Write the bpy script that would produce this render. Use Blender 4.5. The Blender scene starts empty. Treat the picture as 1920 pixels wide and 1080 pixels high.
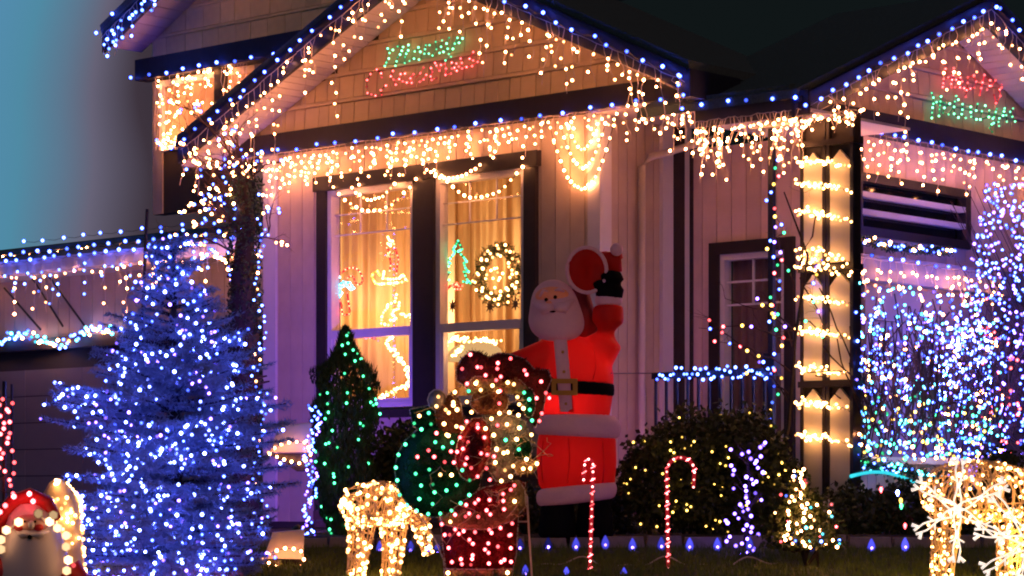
import bpy, math, random
from mathutils import Vector, noise
from math import sin, cos, pi, radians
sc = bpy.context.scene
C = sc.collection
rnd = random.Random(7)
U = rnd.uniform

# ------------------------------------------------------------------ camera, sky, exposure
F = 4660.0            # focal length in pixels of a 1920 wide picture
EYE = 0.35            # camera height over the lawn by the house (the street lies lower)
HOR = 930.0
cam_d = bpy.data.cameras.new('camera'); cam = bpy.data.objects.new('camera', cam_d); C.objects.link(cam)
cam.location = (0, 0, EYE); cam.rotation_euler = (radians(90), 0, 0)
cam_d.sensor_width = 36; cam_d.lens = F / 1920 * 36; cam_d.shift_y = (HOR - 540) / 1920
cam_d.clip_start = 0.1; cam_d.clip_end = 2000
sc.camera = cam

world = bpy.data.worlds.new('World'); sc.world = world; world.use_nodes = True
nt = world.node_tree; nt.nodes.clear()
wo = nt.nodes.new('ShaderNodeOutputWorld'); bg = nt.nodes.new('ShaderNodeBackground')
tc = nt.nodes.new('ShaderNodeTexCoord'); sep = nt.nodes.new('ShaderNodeSeparateXYZ')
rampx = nt.nodes.new('ShaderNodeValToRGB'); mapx = nt.nodes.new('ShaderNodeMapRange')
nz = nt.nodes.new('ShaderNodeTexNoise'); nz.inputs['Scale'].default_value = 9; nz.inputs['Detail'].default_value = 1
madd = nt.nodes.new('ShaderNodeMath'); madd.operation = 'MULTIPLY_ADD'; madd.inputs[1].default_value = 0.05
sky_off = nt.nodes.new('ShaderNodeMath'); sky_off.operation = 'ADD'; sky_off.inputs[1].default_value = -0.025
nt.links.new(tc.outputs['Generated'], sep.inputs[0]); nt.links.new(tc.outputs['Generated'], nz.inputs['Vector'])
nt.links.new(nz.outputs['Fac'], madd.inputs[0]); nt.links.new(sep.outputs['X'], madd.inputs[2])
mapx.inputs['From Min'].default_value = -0.21; mapx.inputs['From Max'].default_value = -0.08; mapx.clamp = True
nt.links.new(madd.outputs[0], sky_off.inputs[0])
zsh = nt.nodes.new('ShaderNodeMath'); zsh.operation = 'MULTIPLY_ADD'; zsh.inputs[1].default_value = -0.12; zsh.inputs[2].default_value = 0.022; zsh.use_clamp = False
nt.links.new(sep.outputs['Z'], zsh.inputs[0]); zad = nt.nodes.new('ShaderNodeMath'); zad.operation = 'ADD'
nt.links.new(sky_off.outputs[0], zad.inputs[0]); nt.links.new(zsh.outputs[0], zad.inputs[1]); nt.links.new(zad.outputs[0], mapx.inputs['Value']); nt.links.new(mapx.outputs[0], rampx.inputs['Fac'])
el = rampx.color_ramp.elements
el[0].position = 0.0; el[0].color = (0.085, 0.25, 0.42, 1)
el[1].position = 1.0; el[1].color = (0.0048, 0.0075, 0.0080, 1)
for p, c in ((0.20, (0.075, 0.24, 0.35)), (0.34, (0.10, 0.175, 0.26)), (0.45, (0.125, 0.115, 0.17)), (0.60, (0.045, 0.032, 0.045))):
    e = el.new(p); e.color = (*c, 1)
gl = nt.nodes.new('ShaderNodeMapRange'); gl.interpolation_type = 'SMOOTHSTEP'; gl.inputs['From Min'].default_value = -0.75; gl.inputs['From Max'].default_value = -0.22; gl.inputs['To Min'].default_value = .10
nt.links.new(sep.outputs['X'], gl.inputs['Value'])
gz_ = nt.nodes.new('ShaderNodeMapRange'); gz_.interpolation_type = 'SMOOTHSTEP'; gz_.inputs['From Min'].default_value = 0.24; gz_.inputs['From Max'].default_value = 0.8; gz_.inputs['To Min'].default_value = 1; gz_.inputs['To Max'].default_value = .15
nt.links.new(sep.outputs['Z'], gz_.inputs['Value'])
gm = nt.nodes.new('ShaderNodeMath'); gm.operation = 'MULTIPLY'; nt.links.new(gl.outputs[0], gm.inputs[0]); nt.links.new(gz_.outputs[0], gm.inputs[1])
gx = nt.nodes.new('ShaderNodeMix'); gx.data_type = 'RGBA'; gx.inputs['A'].default_value = (0.0048, 0.0075, 0.0080, 1)
nt.links.new(gm.outputs[0], gx.inputs['Factor']); nt.links.new(rampx.outputs['Color'], gx.inputs['B']); nt.links.new(gx.outputs['Result'], bg.inputs['Color']); bg.inputs['Strength'].default_value = 1.0
nt.links.new(bg.outputs[0], wo.inputs['Surface'])

sun_d = bpy.data.lights.new('night_fill', 'SUN'); sun_d.energy = 0.24; sun_d.angle = radians(12); sun_d.color = (1.0, 0.50, 0.42)  # soft pinkish sun added as night fill, no moon is seen
sun = bpy.data.objects.new('night_fill', sun_d); C.objects.link(sun); sun.rotation_euler = (radians(62), 0, radians(20))

vs = sc.view_settings; sc.display_settings.display_device = 'sRGB'
vs.view_transform = 'Standard'; vs.look = 'None'; vs.exposure = 0.08; vs.gamma = 1.0; vs.use_curve_mapping = False
cy = sc.cycles
cy.use_denoising = True; cy.denoiser = 'OPENIMAGEDENOISE'; cy.max_bounces = 5; cy.diffuse_bounces = 2; cy.glossy_bounces = 2
cy.transparent_max_bounces = 8; cy.transmission_bounces = 3; cy.use_light_tree = True; cy.sample_clamp_indirect = 2.0
cy.filter_width = 2.0
cy.caustics_reflective = False; cy.caustics_refractive = False

# ------------------------------------------------------------------ frames
class Fr:
    """a vertical plane: S runs along it, N points out of it"""
    def __init__(s, o, S, N): s.O = Vector(o); s.S = Vector(S); s.N = Vector(N)
    def P(s, a, z, o=0.0): p = s.O + s.S * a + s.N * o; return Vector((p.x, p.y, z))
    def px(s, x, y, o=0.0):
        k = (x - 960) / F; b = s.O + s.N * o
        a = (k * b.y - b.x) / (s.S.x - k * s.S.y)
        return a, EYE + (HOR - y) / F * (b.y + s.S.y * a)
    def at(s, x, y, o=0.0): a, z = s.px(x, y, o); return s.P(a, z, o)
sA, cA = .742, .670
A = Fr((.708, 20, 0), (-sA, cA, 0), (-cA, -sA, 0))           # front of the house, running away to the left
Bf = Fr((2.71, 19.74, 0), (cA, sA, 0), (sA, -cA, 0))         # right wing, running away to the right
Rt = Fr((.708, 20, 0), (cA, sA, 0), (sA, -cA, 0))            # short return wall of the front block
def G(x, y, d): return Vector(((x - 960) / F * d, d, EYE + (HOR - y) / F * d))
def ground_z(y): return 0.0 if y > 17 else -0.5 * min(1, (17 - y) / 6.0) - (0.75 * min(1, max(0, (11 - y) / 2.0)))

# ------------------------------------------------------------------ materials
def mat(name, col, rough=.7, metal=0, var=0.0, noise_s=0, noise_amt=0.25, bump=0, spec=.3, trans=0, sheen=0, col2=None):
    m = bpy.data.materials.new(name); m.use_nodes = True
    n = m.node_tree; b = n.nodes['Principled BSDF']
    b.inputs['Base Color'].default_value = (*col, 1); b.inputs['Roughness'].default_value = rough; b.inputs['Metallic'].default_value = metal
    b.inputs['Specular IOR Level'].default_value = spec
    last = None
    if noise_s:
        t = n.nodes.new('ShaderNodeTexCoord'); z = n.nodes.new('ShaderNodeTexNoise'); z.inputs['Scale'].default_value = noise_s; z.inputs['Detail'].default_value = 5
        n.links.new(t.outputs['Object'], z.inputs['Vector'])
        r = n.nodes.new('ShaderNodeMix'); r.data_type = 'RGBA'
        r.inputs['A'].default_value = (*[c * (1 - noise_amt) for c in col], 1)
        r.inputs['B'].default_value = (*(col2 or [min(1, c * (1 + noise_amt)) for c in col]), 1)
        n.links.new(z.outputs['Fac'], r.inputs['Factor']); last = r.outputs['Result']
        if bump:
            bp = n.nodes.new('ShaderNodeBump'); bp.inputs['Strength'].default_value = bump; bp.inputs['Distance'].default_value = .01
            n.links.new(z.outputs['Fac'], bp.inputs['Height']); n.links.new(bp.outputs[0], b.inputs['Normal'])
    if var:
        oi = n.nodes.new('ShaderNodeObjectInfo'); mr = n.nodes.new('ShaderNodeMapRange')
        mr.inputs['To Min'].default_value = 1 - var; mr.inputs['To Max'].default_value = 1 + var
        n.links.new(oi.outputs['Random'], mr.inputs['Value'])
        h = n.nodes.new('ShaderNodeHueSaturation')
        if last: n.links.new(last, h.inputs['Color'])
        else: h.inputs['Color'].default_value = (*col, 1)
        n.links.new(mr.outputs[0], h.inputs['Value']); last = h.outputs[0]
    if last: n.links.new(last, b.inputs['Base Color'])
    return m
def emit(name, core, rim, edge=0.45):
    m = bpy.data.materials.new(name); m.use_nodes = True; n = m.node_tree; n.nodes.clear()
    o = n.nodes.new('ShaderNodeOutputMaterial'); e = n.nodes.new('ShaderNodeEmission')
    lw = n.nodes.new('ShaderNodeLayerWeight'); lw.inputs['Blend'].default_value = .5
    r = n.nodes.new('ShaderNodeValToRGB'); r.color_ramp.elements[0].position = edge - .12; r.color_ramp.elements[0].color = (*core, 1)
    r.color_ramp.elements[1].position = min(1, edge + .3); r.color_ramp.elements[1].color = (*rim, 1)
    n.links.new(lw.outputs['Facing'], r.inputs['Fac']); n.links.new(r.outputs[0], e.inputs['Color']); n.links.new(e.outputs[0], o.inputs['Surface'])
    gi = n.nodes.new('ShaderNodeNewGeometry'); mr = n.nodes.new('ShaderNodeMapRange'); oi = n.nodes.new('ShaderNodeObjectInfo'); ad = n.nodes.new('ShaderNodeMath'); fr = n.nodes.new('ShaderNodeMath')
    ad.operation = 'ADD'; fr.operation = 'FRACT'; n.links.new(gi.outputs['Random Per Island'], ad.inputs[0]); n.links.new(oi.outputs['Random'], ad.inputs[1]); n.links.new(ad.outputs[0], fr.inputs[0]); n.links.new(fr.outputs[0], mr.inputs['Value'])
    mr.inputs['To Min'].default_value = .06; mr.inputs['To Max'].default_value = 1.5; n.links.new(mr.outputs[0], e.inputs['Strength'])
    return m
def leafmat(name, col, col2, var=0):
    m = mat(name, col, .6, 0, 0, 6, .3, 0, .25, col2=col2); return m

M = dict(
    wall=mat('cream painted siding', (.47, .36, .28), .65, var=.07, noise_s=3.5, noise_amt=.28, bump=.25),
    shingle=mat('tan shingle paint', (.62, .45, .27), .75, var=.07, noise_s=9, noise_amt=.12, bump=.2),
    backing=mat('dark sheathing', (.05, .04, .035), .9),
    pink=mat('pale painted siding', (.66, .47, .43), .65, var=.07, noise_s=3.5, noise_amt=.28, bump=.25),
    trim=mat('dark brown trim paint', (.022, .016, .018), .5, noise_s=14, noise_amt=.3, bump=.1),
    navy=mat('dark navy barge paint', (.018, .018, .035), .45, noise_s=12, noise_amt=.3, bump=.1),
    white=mat('white frame paint', (.60, .54, .55), .4, noise_s=10, noise_amt=.06),
    soffit=mat('soffit paint', (.55, .45, .42), .6, var=.05),
    roof=mat('asphalt roofing', (.060, .080, .078), .95, var=.2, noise_s=60, noise_amt=.5, bump=.4),
    brick=mat('dark brick', (.10, .055, .05), .85, var=.25, noise_s=30, noise_amt=.3, bump=.4),
    stone=mat('sill stone', (.22, .17, .16), .8, var=.1, noise_s=20, noise_amt=.25, bump=.3),
    mortar=mat('mortar', (.12, .11, .10), .95),
    grey=mat('garage door paint', (.22, .17, .18), .5, var=.03, noise_s=4, noise_amt=.08),
    soil=mat('bed mulch', (.018, .012, .009), 1, noise_s=20, noise_amt=.6, bump=1),
    lawn=mat('night lawn', (.05, .058, .016), 1, noise_s=30, noise_amt=.5, bump=.8),
    road=mat('asphalt', (.05, .05, .05), .9, noise_s=60, noise_amt=.3, bump=.4),
    grass=mat('grass blade', (.10, .13, .03), .8, noise_s=9, noise_amt=.4),
    bark=mat('dark bark', (.03, .02, .018), .95, noise_s=25, noise_amt=.5, bump=.8),
    twig=mat('thin twig bark', (.055, .028, .025), .9, noise_s=20, noise_amt=.4),
    spruce=leafmat('blue spruce needles', (.16, .22, .34), (.26, .34, .48)),
    cedar=leafmat('arborvitae foliage', (.025, .05, .018), (.06, .085, .02)),
    shrub=leafmat('broad leaf', (.025, .04, .015), (.07, .07, .02)),
    garland=leafmat('garland green', (.015, .035, .02), (.03, .06, .03)),
    wire=mat('green light wire', (.05, .035, .03), .5),
    wirew=mat('pale light wire', (.55, .42, .40), .5),
    metal=mat('white painted stand', (.6, .52, .5), .4, metal=.2),
    black=mat('black metal', (.012, .012, .014), .4),
    red=mat('red inflatable cloth', (.42, .008, .008), .55, noise_s=5, noise_amt=.22, bump=.5),
    fur=mat('pale inflatable cloth', (.60, .38, .42), .75, noise_s=40, noise_amt=.08, bump=.15),
    skin=mat('face cloth', (.60, .26, .16), .6, noise_s=12, noise_amt=.15),
    blackc=mat('black cloth', (.006, .006, .007), .9, spec=.05),
    gold=mat('gold buckle cloth', (.45, .22, .03), .5, noise_s=20, noise_amt=.3),
    foil_g=mat('green foil', (.002, .045, .020), .38, metal=.4, noise_s=28, noise_amt=.8, bump=.9),
    foil_r=mat('red foil', (.13, .003, .008), .38, metal=.35, noise_s=28, noise_amt=.8, bump=.9),
    foil_d=mat('dark red foil', (.10, .022, .016), .4, metal=.3, noise_s=30, noise_amt=.7, bump=.9),
    foil_c=mat('cream foil', (.26, .19, .10), .42, metal=.3, noise_s=26, noise_amt=.5, bump=.8),
    foil_s=mat('silver foil', (.20, .18, .17), .38, metal=.45, noise_s=26, noise_amt=.5, bump=.8),
    foil_b=mat('brown foil', (.16, .06, .03), .45, metal=.2, noise_s=24, noise_amt=.6, bump=.8),
    blow=mat('white blow mould plastic', (.70, .52, .50), .45, noise_s=6, noise_amt=.06),
    blowr=mat('red blow mould plastic', (.50, .02, .02), .4, noise_s=8, noise_amt=.2),
    vine=mat('white grapevine wire', (.62, .42, .26), .6),
    burst=mat('white snowflake plastic', (.85, .80, .76), .35),
    brownstar=mat('brown star', (.10, .05, .03), .7),
    shingle2=mat('light tan upper shingle paint', (.75, .60, .42), .75, var=.07, noise_s=9, noise_amt=.15, bump=.2),
    colp=mat('cream column paint', (.52, .44, .36), .55, noise_s=8, noise_amt=.12),
    wall2=mat('interior plaster', (.55, .36, .20), .9),
)
# emissive bulbs: bright filament core, tinted glass rim that also paints in its halo
E = dict(
    warm=emit('warm bulb', (72, 26, 9.0), (2.0, .58, .30), .38),
    hot=emit('hot warm bulb', (24, 11, 3.4), (2.2, .95, .3), .42),
    amber=emit('amber bulb', (9, 5.0, .8), (1.0, .55, .05)),
    blue=emit('blue bulb', (1.6, 3.0, 30), (.005, .03, 1.3), .24),
    cool=emit('cool white bulb', (2.0, 4.2, 28), (.05, .11, 1.3), .34),
    ice=emit('ice blue bulb', (8.5, 12, 80), (.10, .13, 1.5), .34),
    ruby=emit('ruby bulb', (14, 1.2, .6), (.9, .01, .01), .22),
    soft=emit('frosted warm bulb', (3.2, 2.0, 1.0), (1.6, .8, .35), .45),
    greenhalo=emit('green bulb halo', (.01, .30, .10), (.0, .16, .05), .5),  # glow colour laid along strokes as the green bulbs' halo
    signred=emit('red sign bulb', (7, .9, .9), (1.0, .01, .02), .24), signgreen=emit('green sign bulb', (1.0, 5.5, 2.6), (.0, .34, .12), .24),
    purple=emit('violet bulb', (4.4, 2.4, 24), (.25, .08, 1.2), .34),
    red=emit('red bulb', (16, 1.4, 1.6), (1.1, .01, .02), .38),
    green=emit('green bulb', (.5, 7, 2.6), (.0, .26, .09), .34),
    cyan=emit('cyan bulb', (1.2, 9, 12), (.02, .5, .6), .42),
    teal=emit('teal tube', (.05, .75, .85), (.01, .35, .5), .5),
    tube=emit('red cane tube and bulb halo', (1.0, .03, .05), (.55, .01, .02), .5),  # lit candy cane tube; also laid along strokes as the red bulbs' halo
    tubedot=emit('rope light dot', (14, 4.0, 3.6), (1.6, .15, .15), .4),
    tip=emit('path bulb glass', (.10, .10, 1.0), (.03, .02, .45), .4),
    screen=emit('warm lampshade', (1.1, .62, .24), (.8, .40, .13), .5),
)
def fabric_glow(m, col, s):
    b = m.node_tree.nodes['Principled BSDF']; b.inputs['Emission Color'].default_value = (*col, 1); b.inputs['Emission Strength'].default_value = s
def see_through(m, col, f):       # thin cloth passes some of the light of the lamps inside
    n = m.node_tree; out = n.nodes['Material Output']; b = n.nodes['Principled BSDF']; t = n.nodes.new('ShaderNodeBsdfTranslucent'); mx = n.nodes.new('ShaderNodeMixShader')
    t.inputs['Color'].default_value = (*col, 1); mx.inputs[0].default_value = f; n.links.new(b.outputs[0], mx.inputs[1]); n.links.new(t.outputs[0], mx.inputs[2]); n.links.new(mx.outputs[0], out.inputs['Surface'])
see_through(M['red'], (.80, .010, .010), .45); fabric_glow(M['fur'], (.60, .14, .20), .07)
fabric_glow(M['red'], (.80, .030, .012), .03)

fabric_glow(M['burst'], (1, .85, .75), .75)     # lit from within by its own diodes
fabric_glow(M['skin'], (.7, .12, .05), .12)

# curtain: cloth that lets the room lamp through
def curtain_mat():
    m = bpy.data.materials.new('sheer gold curtain'); m.use_nodes = True; n = m.node_tree; n.nodes.clear()
    o = n.nodes.new('ShaderNodeOutputMaterial'); d = n.nodes.new('ShaderNodeBsdfDiffuse'); t = n.nodes.new('ShaderNodeBsdfTranslucent'); mx = n.nodes.new('ShaderNodeMixShader')
    tx = n.nodes.new('ShaderNodeTexCoord'); z = n.nodes.new('ShaderNodeTexNoise'); z.inputs['Scale'].default_value = 6; z.inputs['Detail'].default_value = 6
    mp = n.nodes.new('ShaderNodeMapping'); mp.inputs['Scale'].default_value = (4, 4, .5)
    r = n.nodes.new('ShaderNodeMix'); r.data_type = 'RGBA'; r.inputs['A'].default_value = (.40, .22, .08, 1); r.inputs['B'].default_value = (.72, .48, .24, 1)
    n.links.new(tx.outputs['Object'], mp.inputs[0]); n.links.new(mp.outputs[0], z.inputs['Vector']); n.links.new(z.outputs['Fac'], r.inputs['Factor'])
    n.links.new(r.outputs['Result'], d.inputs['Color']); n.links.new(r.outputs['Result'], t.inputs['Color'])
    mx.inputs[0].default_value = .6; n.links.new(d.outputs[0], mx.inputs[1]); n.links.new(t.outputs[0], mx.inputs[2]); n.links.new(mx.outputs[0], o.inputs['Surface'])
    return m
M['curtain'] = curtain_mat()
def glass_mat():
    m = bpy.data.materials.new('window glass'); m.use_nodes = True; n = m.node_tree; n.nodes.clear()
    o = n.nodes.new('ShaderNodeOutputMaterial'); t = n.nodes.new('ShaderNodeBsdfTransparent'); g = n.nodes.new('ShaderNodeBsdfGlossy'); mx = n.nodes.new('ShaderNodeMixShader')
    g.inputs['Roughness'].default_value = .03; mx.inputs[0].default_value = .03
    n.links.new(t.outputs[0], mx.inputs[1]); n.links.new(g.outputs[0], mx.inputs[2]); n.links.new(mx.outputs[0], o.inputs['Surface'])
    return m
M['glass'] = glass_mat()

# ------------------------------------------------------------------ mesh builder
WL = {}       # world location of every object built (nothing is rotated)
def wloc(o): return WL.get(o.name, Vector((0, 0, 0)))
def thing(name, label, cat, loc, group=None, kind=None):
    o = bpy.data.objects.new(name, None); C.objects.link(o); o.location = loc; WL[o.name] = Vector(loc)
    o.empty_display_size = .1
    tag(o, label, cat, group, kind); return o
def tag(o, label=None, cat=None, group=None, kind=None):
    if label: o['label'] = label
    if cat: o['category'] = cat
    if group: o['group'] = group
    if kind: o['kind'] = kind
    return o
def link(name, mesh, loc, parent=None):
    o = bpy.data.objects.new(name, mesh); C.objects.link(o); loc = Vector(loc)
    if parent is not None: o.parent = parent; o.location = loc - wloc(parent)
    else: o.location = loc
    WL[o.name] = loc
    return o
PHI = (1 + 5 ** .5) / 2
ICO_V = [Vector(v).normalized() for v in ((-1, PHI, 0), (1, PHI, 0), (-1, -PHI, 0), (1, -PHI, 0), (0, -1, PHI), (0, 1, PHI), (0, -1, -PHI), (0, 1, -PHI), (PHI, 0, -1), (PHI, 0, 1), (-PHI, 0, -1), (-PHI, 0, 1))]
ICO_F = ((0, 11, 5), (0, 5, 1), (0, 1, 7), (0, 7, 10), (0, 10, 11), (1, 5, 9), (5, 11, 4), (11, 10, 2), (10, 7, 6), (7, 1, 8), (3, 9, 4), (3, 4, 2), (3, 2, 6), (3, 6, 8), (3, 8, 9), (4, 9, 5), (2, 4, 11), (6, 2, 10), (8, 6, 7), (9, 8, 1))
class MB:
    def __init__(s): s.v = []; s.f = []; s.m = []
    def add(s, vs, fs, m=0):
        b = len(s.v); s.v += [tuple(v) for v in vs]; s.f += [tuple(i + b for i in f) for f in fs]; s.m += [m] * len(fs); return s
    def hexa(s, c, m=0):   # c: 4 bottom, 4 top
        return s.add(c, ((3, 2, 1, 0), (4, 5, 6, 7), (0, 1, 5, 4), (1, 2, 6, 5), (2, 3, 7, 6), (3, 0, 4, 7)), m)
    def fbox(s, fr, a0, a1, z0, z1, o0, o1, m=0, z0b=None, z1b=None):
        z0b = z0 if z0b is None else z0b; z1b = z1 if z1b is None else z1b
        P = fr.P
        return s.hexa((P(a0, z0, o0), P(a1, z0b, o0), P(a1, z0b, o1), P(a0, z0, o1), P(a0, z1, o0), P(a1, z1b, o0), P(a1, z1b, o1), P(a0, z1, o1)), m)
    def prism(s, fr, poly, o0, o1, m=0):
        n = len(poly); vs = [fr.P(a, z, o0) for a, z in poly] + [fr.P(a, z, o1) for a, z in poly]
        fs = [tuple(range(n)), tuple(range(2 * n - 1, n - 1, -1))] + [(i, i + n, (i + 1) % n + n, (i + 1) % n) for i in range(n)]
        return s.add(vs, fs, m)
    def ico(s, c, r, m=0, sq=(1, 1, 1)):
        c = Vector(c); return s.add([c + Vector((v.x * r * sq[0], v.y * r * sq[1], v.z * r * sq[2])) for v in ICO_V], ICO_F, m)
    def tube(s, pts, r, n=6, m=0, cap=True):
        pts = [Vector(p) for p in pts]; k = len(pts); rr = r if isinstance(r, (list, tuple)) else [r] * k
        vs = []; ref = Vector((.13, .3, 1)).normalized()
        for i, p in enumerate(pts):
            t = (pts[min(i + 1, k - 1)] - pts[max(i - 1, 0)])
            t = t.normalized() if t.length > 1e-9 else Vector((0, 0, 1))
            rf = ref if abs(t.dot(ref)) < .95 else Vector((1, 0, 0))
            u = t.cross(rf).normalized(); w = t.cross(u)
            for j in range(n):
                a = 2 * pi * j / n; vs.append(p + u * (cos(a) * rr[i]) + w * (sin(a) * rr[i]))
        fs = [(i * n + j, i * n + (j + 1) % n, (i + 1) * n + (j + 1) % n, (i + 1) * n + j) for i in range(k - 1) for j in range(n)]
        if cap: fs += [tuple(range(n - 1, -1, -1)), tuple((k - 1) * n + j for j in range(n))]
        return s.add(vs, fs, m)
    def loft(s, rings, m=0):      # rings: list of equal-length point lists
        n = len(rings[0]); vs = [p for r in rings for p in r]
        fs = [(i * n + j, i * n + (j + 1) % n, (i + 1) * n + (j + 1) % n, (i + 1) * n + j) for i in range(len(rings) - 1) for j in range(n)]
        fs += [tuple(range(n - 1, -1, -1)), tuple((len(rings) - 1) * n + j for j in range(n))]
        return s.add(vs, fs, m)
    def lathe(s, c, prof, n=12, m=0, ax=(1, 1)):
        c = Vector(c); return s.loft([[c + Vector((cos(2 * pi * j / n) * r * ax[0], sin(2 * pi * j / n) * r * ax[1], h)) for j in range(n)] for r, h in prof], m)
    def ball(s, c, rx, ry, rz, n=14, k=9, m=0):
        return s.lathe(c, [(max(.02, sin(pi * i / k)), -cos(pi * i / k)) for i in range(k + 1)], n, m) if False else s.loft([[Vector(c) + Vector((cos(2 * pi * j / n) * rx * max(.03, sin(pi * i / k)), sin(2 * pi * j / n) * ry * max(.03, sin(pi * i / k)), -cos(pi * i / k) * rz)) for j in range(n)] for i in range(k + 1)], m)
    def build(s, name, mats, parent=None, smooth=False, label=None, cat=None, group=None, kind=None):
        if not isinstance(mats, (list, tuple)): mats = [mats]
        xs = [v[0] for v in s.v]; ys = [v[1] for v in s.v]; zs = [v[2] for v in s.v]
        c = Vector(((min(xs) + max(xs)) / 2, (min(ys) + max(ys)) / 2, min(zs)))
        me = bpy.data.meshes.new(name); me.from_pydata([(v[0] - c.x, v[1] - c.y, v[2] - c.z) for v in s.v], [], s.f)
        for mm in mats: me.materials.append(mm)
        me.polygons.foreach_set('material_index', s.m)
        if smooth: me.polygons.foreach_set('use_smooth', [True] * len(s.f))
        me.update()
        o = link(name, me, c, parent); tag(o, label, cat, group, kind); return o
def modif(o, t, **k):
    m = o.modifiers.new(t.lower(), t)
    for a, b in k.items(): setattr(m, a, b)
    return m

# shared bulb meshes
BM = {}
def bulb_mesh(kind, col, r):
    key = (kind, col, round(r, 4))
    if key not in BM:
        b = MB()
        if kind == 'mini': b.ico((0, 0, 0), r)
        else:   # pear shaped bulb hanging by its cap (or standing, kind 'up')
            sg = 1 if kind == 'up' else -1
            b.lathe((0, 0, 0), [(r * .35, -sg * r * 1.2), (r * .8, -sg * r * .7), (r, 0), (r * .75, sg * r * .9), (r * .3, sg * r * 1.7), (r * .05, sg * r * 2.0)], 8)
        me = bpy.data.meshes.new('bulb'); me.from_pydata(b.v, [], b.f); me.materials.append(E[col]); me.polygons.foreach_set('use_smooth', [True] * len(b.f)); me.update()
        BM[key] = me
    return BM[key]
def light_string(name, label, group, wires, bulbs, r=.015, col='warm', single=False, shape='mini', wmat='wire', wr=.003, cat='string lights', parent=None, kind=None):
    """bulbs: positions or (position, colour)"""
    bl = [(b if isinstance(b, tuple) else (b, col)) for b in bulbs]
    p0 = bl[0][0]
    root = thing(name, label, cat, p0, group) if parent is None else parent
    if wires:
        w = MB()
        for pl in wires:
            if len(pl) > 1: w.tube(pl, wr, 3, cap=False)
        if w.v: w.build('wire', M[wmat], root)
    if single:
        for p, c in bl: link('bulb', bulb_mesh(shape, c, r), p, root)
    else:
        byc = {}
        for p, c in bl: byc.setdefault(c, []).append(p)
        for c, ps in byc.items():
            b = MB()
            for p in ps:
                k = U(.85, 1.15); b.ico(p, r * k, 0)
            b.build('bulb', E[c], root, smooth=True, kind='stuff' if len(ps) > 1 else None)
    return root
def lerp(a, b, t): return a + (b - a) * t
def wob(p, q, n, amp, sag=0):
    out = []
    for i in range(n + 1):
        t = i / n; v = Vector(p).lerp(Vector(q), t); v.z -= sag * 4 * t * (1 - t)
        if 0 < i < n: v += Vector((U(-amp, amp), U(-amp, amp) * .5, U(-amp, amp)))
        out.append(v)
    return out
def resample(pl, step):
    out = []; acc = 0; d = 0
    for i in range(len(pl) - 1):
        L = (pl[i + 1] - pl[i]).length
        while d <= acc + L: out.append(pl[i].lerp(pl[i + 1], (d - acc) / max(L, 1e-9))); d += step
        acc += L
    return out

# ------------------------------------------------------------------ ground and street
g = MB()
ys = [-60, 8.5, 9, 10, 11, 12, 13, 14, 15, 15.6, 16.3, 17, 18, 20, 25, 40, 400]
xs = [-300, -40, -10] + [-5 + .5 * i for i in range(21)] + [10, 40, 300]
vs = [(x, y, ground_z(y) + (.02 * noise.noise(Vector((x * 1.3, y * 1.3, 0))) if 10 < y < 22 and abs(x) < 8 else 0)) for y in ys for x in xs]
nx = len(xs)
g.add(vs, [(j * nx + i, j * nx + i + 1, (j + 1) * nx + i + 1, (j + 1) * nx + i) for j in range(len(ys) - 1) for i in range(nx - 1)])
g.build('lawn', M['lawn'], smooth=True, kind='structure')
r_ = MB(); r_.hexa([(-300, -8, -1.3), (300, -8, -1.3), (300, 7.5, -1.3), (-300, 7.5, -1.3), (-300, -8, -1.24), (300, -8, -1.24), (300, 7.5, -1.24), (-300, 7.5, -1.24)])
r_.build('road', M['road'], kind='structure')
k_ = MB(); k_.hexa([(-300, 7.5, -1.3), (300, 7.5, -1.3), (300, 7.7, -1.3), (-300, 7.7, -1.3), (-300, 7.5, -1.11), (300, 7.5, -1.11), (300, 7.7, -1.11), (-300, 7.7, -1.11)])
k_.build('kerb', M['stone'], kind='structure')
bed = MB(); bx = [-4.2 + .3 * i for i in range(34)]
by = [17.05, 17.3, 17.8, 18.4, 19, 20, 21, 22]
bv = [(x, y, .02 + .05 * (1 if y > 17.1 else 0) + .03 * noise.noise(Vector((x * 4, y * 4, 3)))) for y in by for x in bx]
bed.add(bv, [(j * 34 + i, j * 34 + i + 1, (j + 1) * 34 + i + 1, (j + 1) * 34 + i) for j in range(len(by) - 1) for i in range(33)])
bed.build('flower_bed_soil', M['soil'], smooth=True, kind='structure')
edge = thing('garden_edging', 'low dark stone edging between the lawn and the planting bed', 'edging', (0, 17, 0))
x = -4.2
while x < 5.5:
    w = U(.22, .34); e = MB(); h = U(.06, .09)
    e.hexa([(x, 16.95, -.03), (x + w - .012, 16.95, -.03), (x + w - .012, 17.08, -.03), (x, 17.08, -.03), (x + .01, 16.96, h), (x + w - .022, 16.96, h), (x + w - .022, 17.07, h), (x + .01, 17.07, h)])
    e.build('stone', M['stone'], edge); x += w
gr = MB()
for i in range(26000):
    y = U(14.6, 16.9); x = U(-3.4, 3.6); z = ground_z(y); h = U(.02, .06); a = U(0, 6.28); w = .0045
    gr.add([(x - w * cos(a), y - w * sin(a), z), (x + w * cos(a), y + w * sin(a), z), (x + U(-.02, .02), y + U(-.02, .02), z + h)], [(0, 1, 2)])
gr.build('grass', M['grass'], label='short dark lawn grass in front of the flower bed', cat='grass', kind='stuff')

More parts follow.
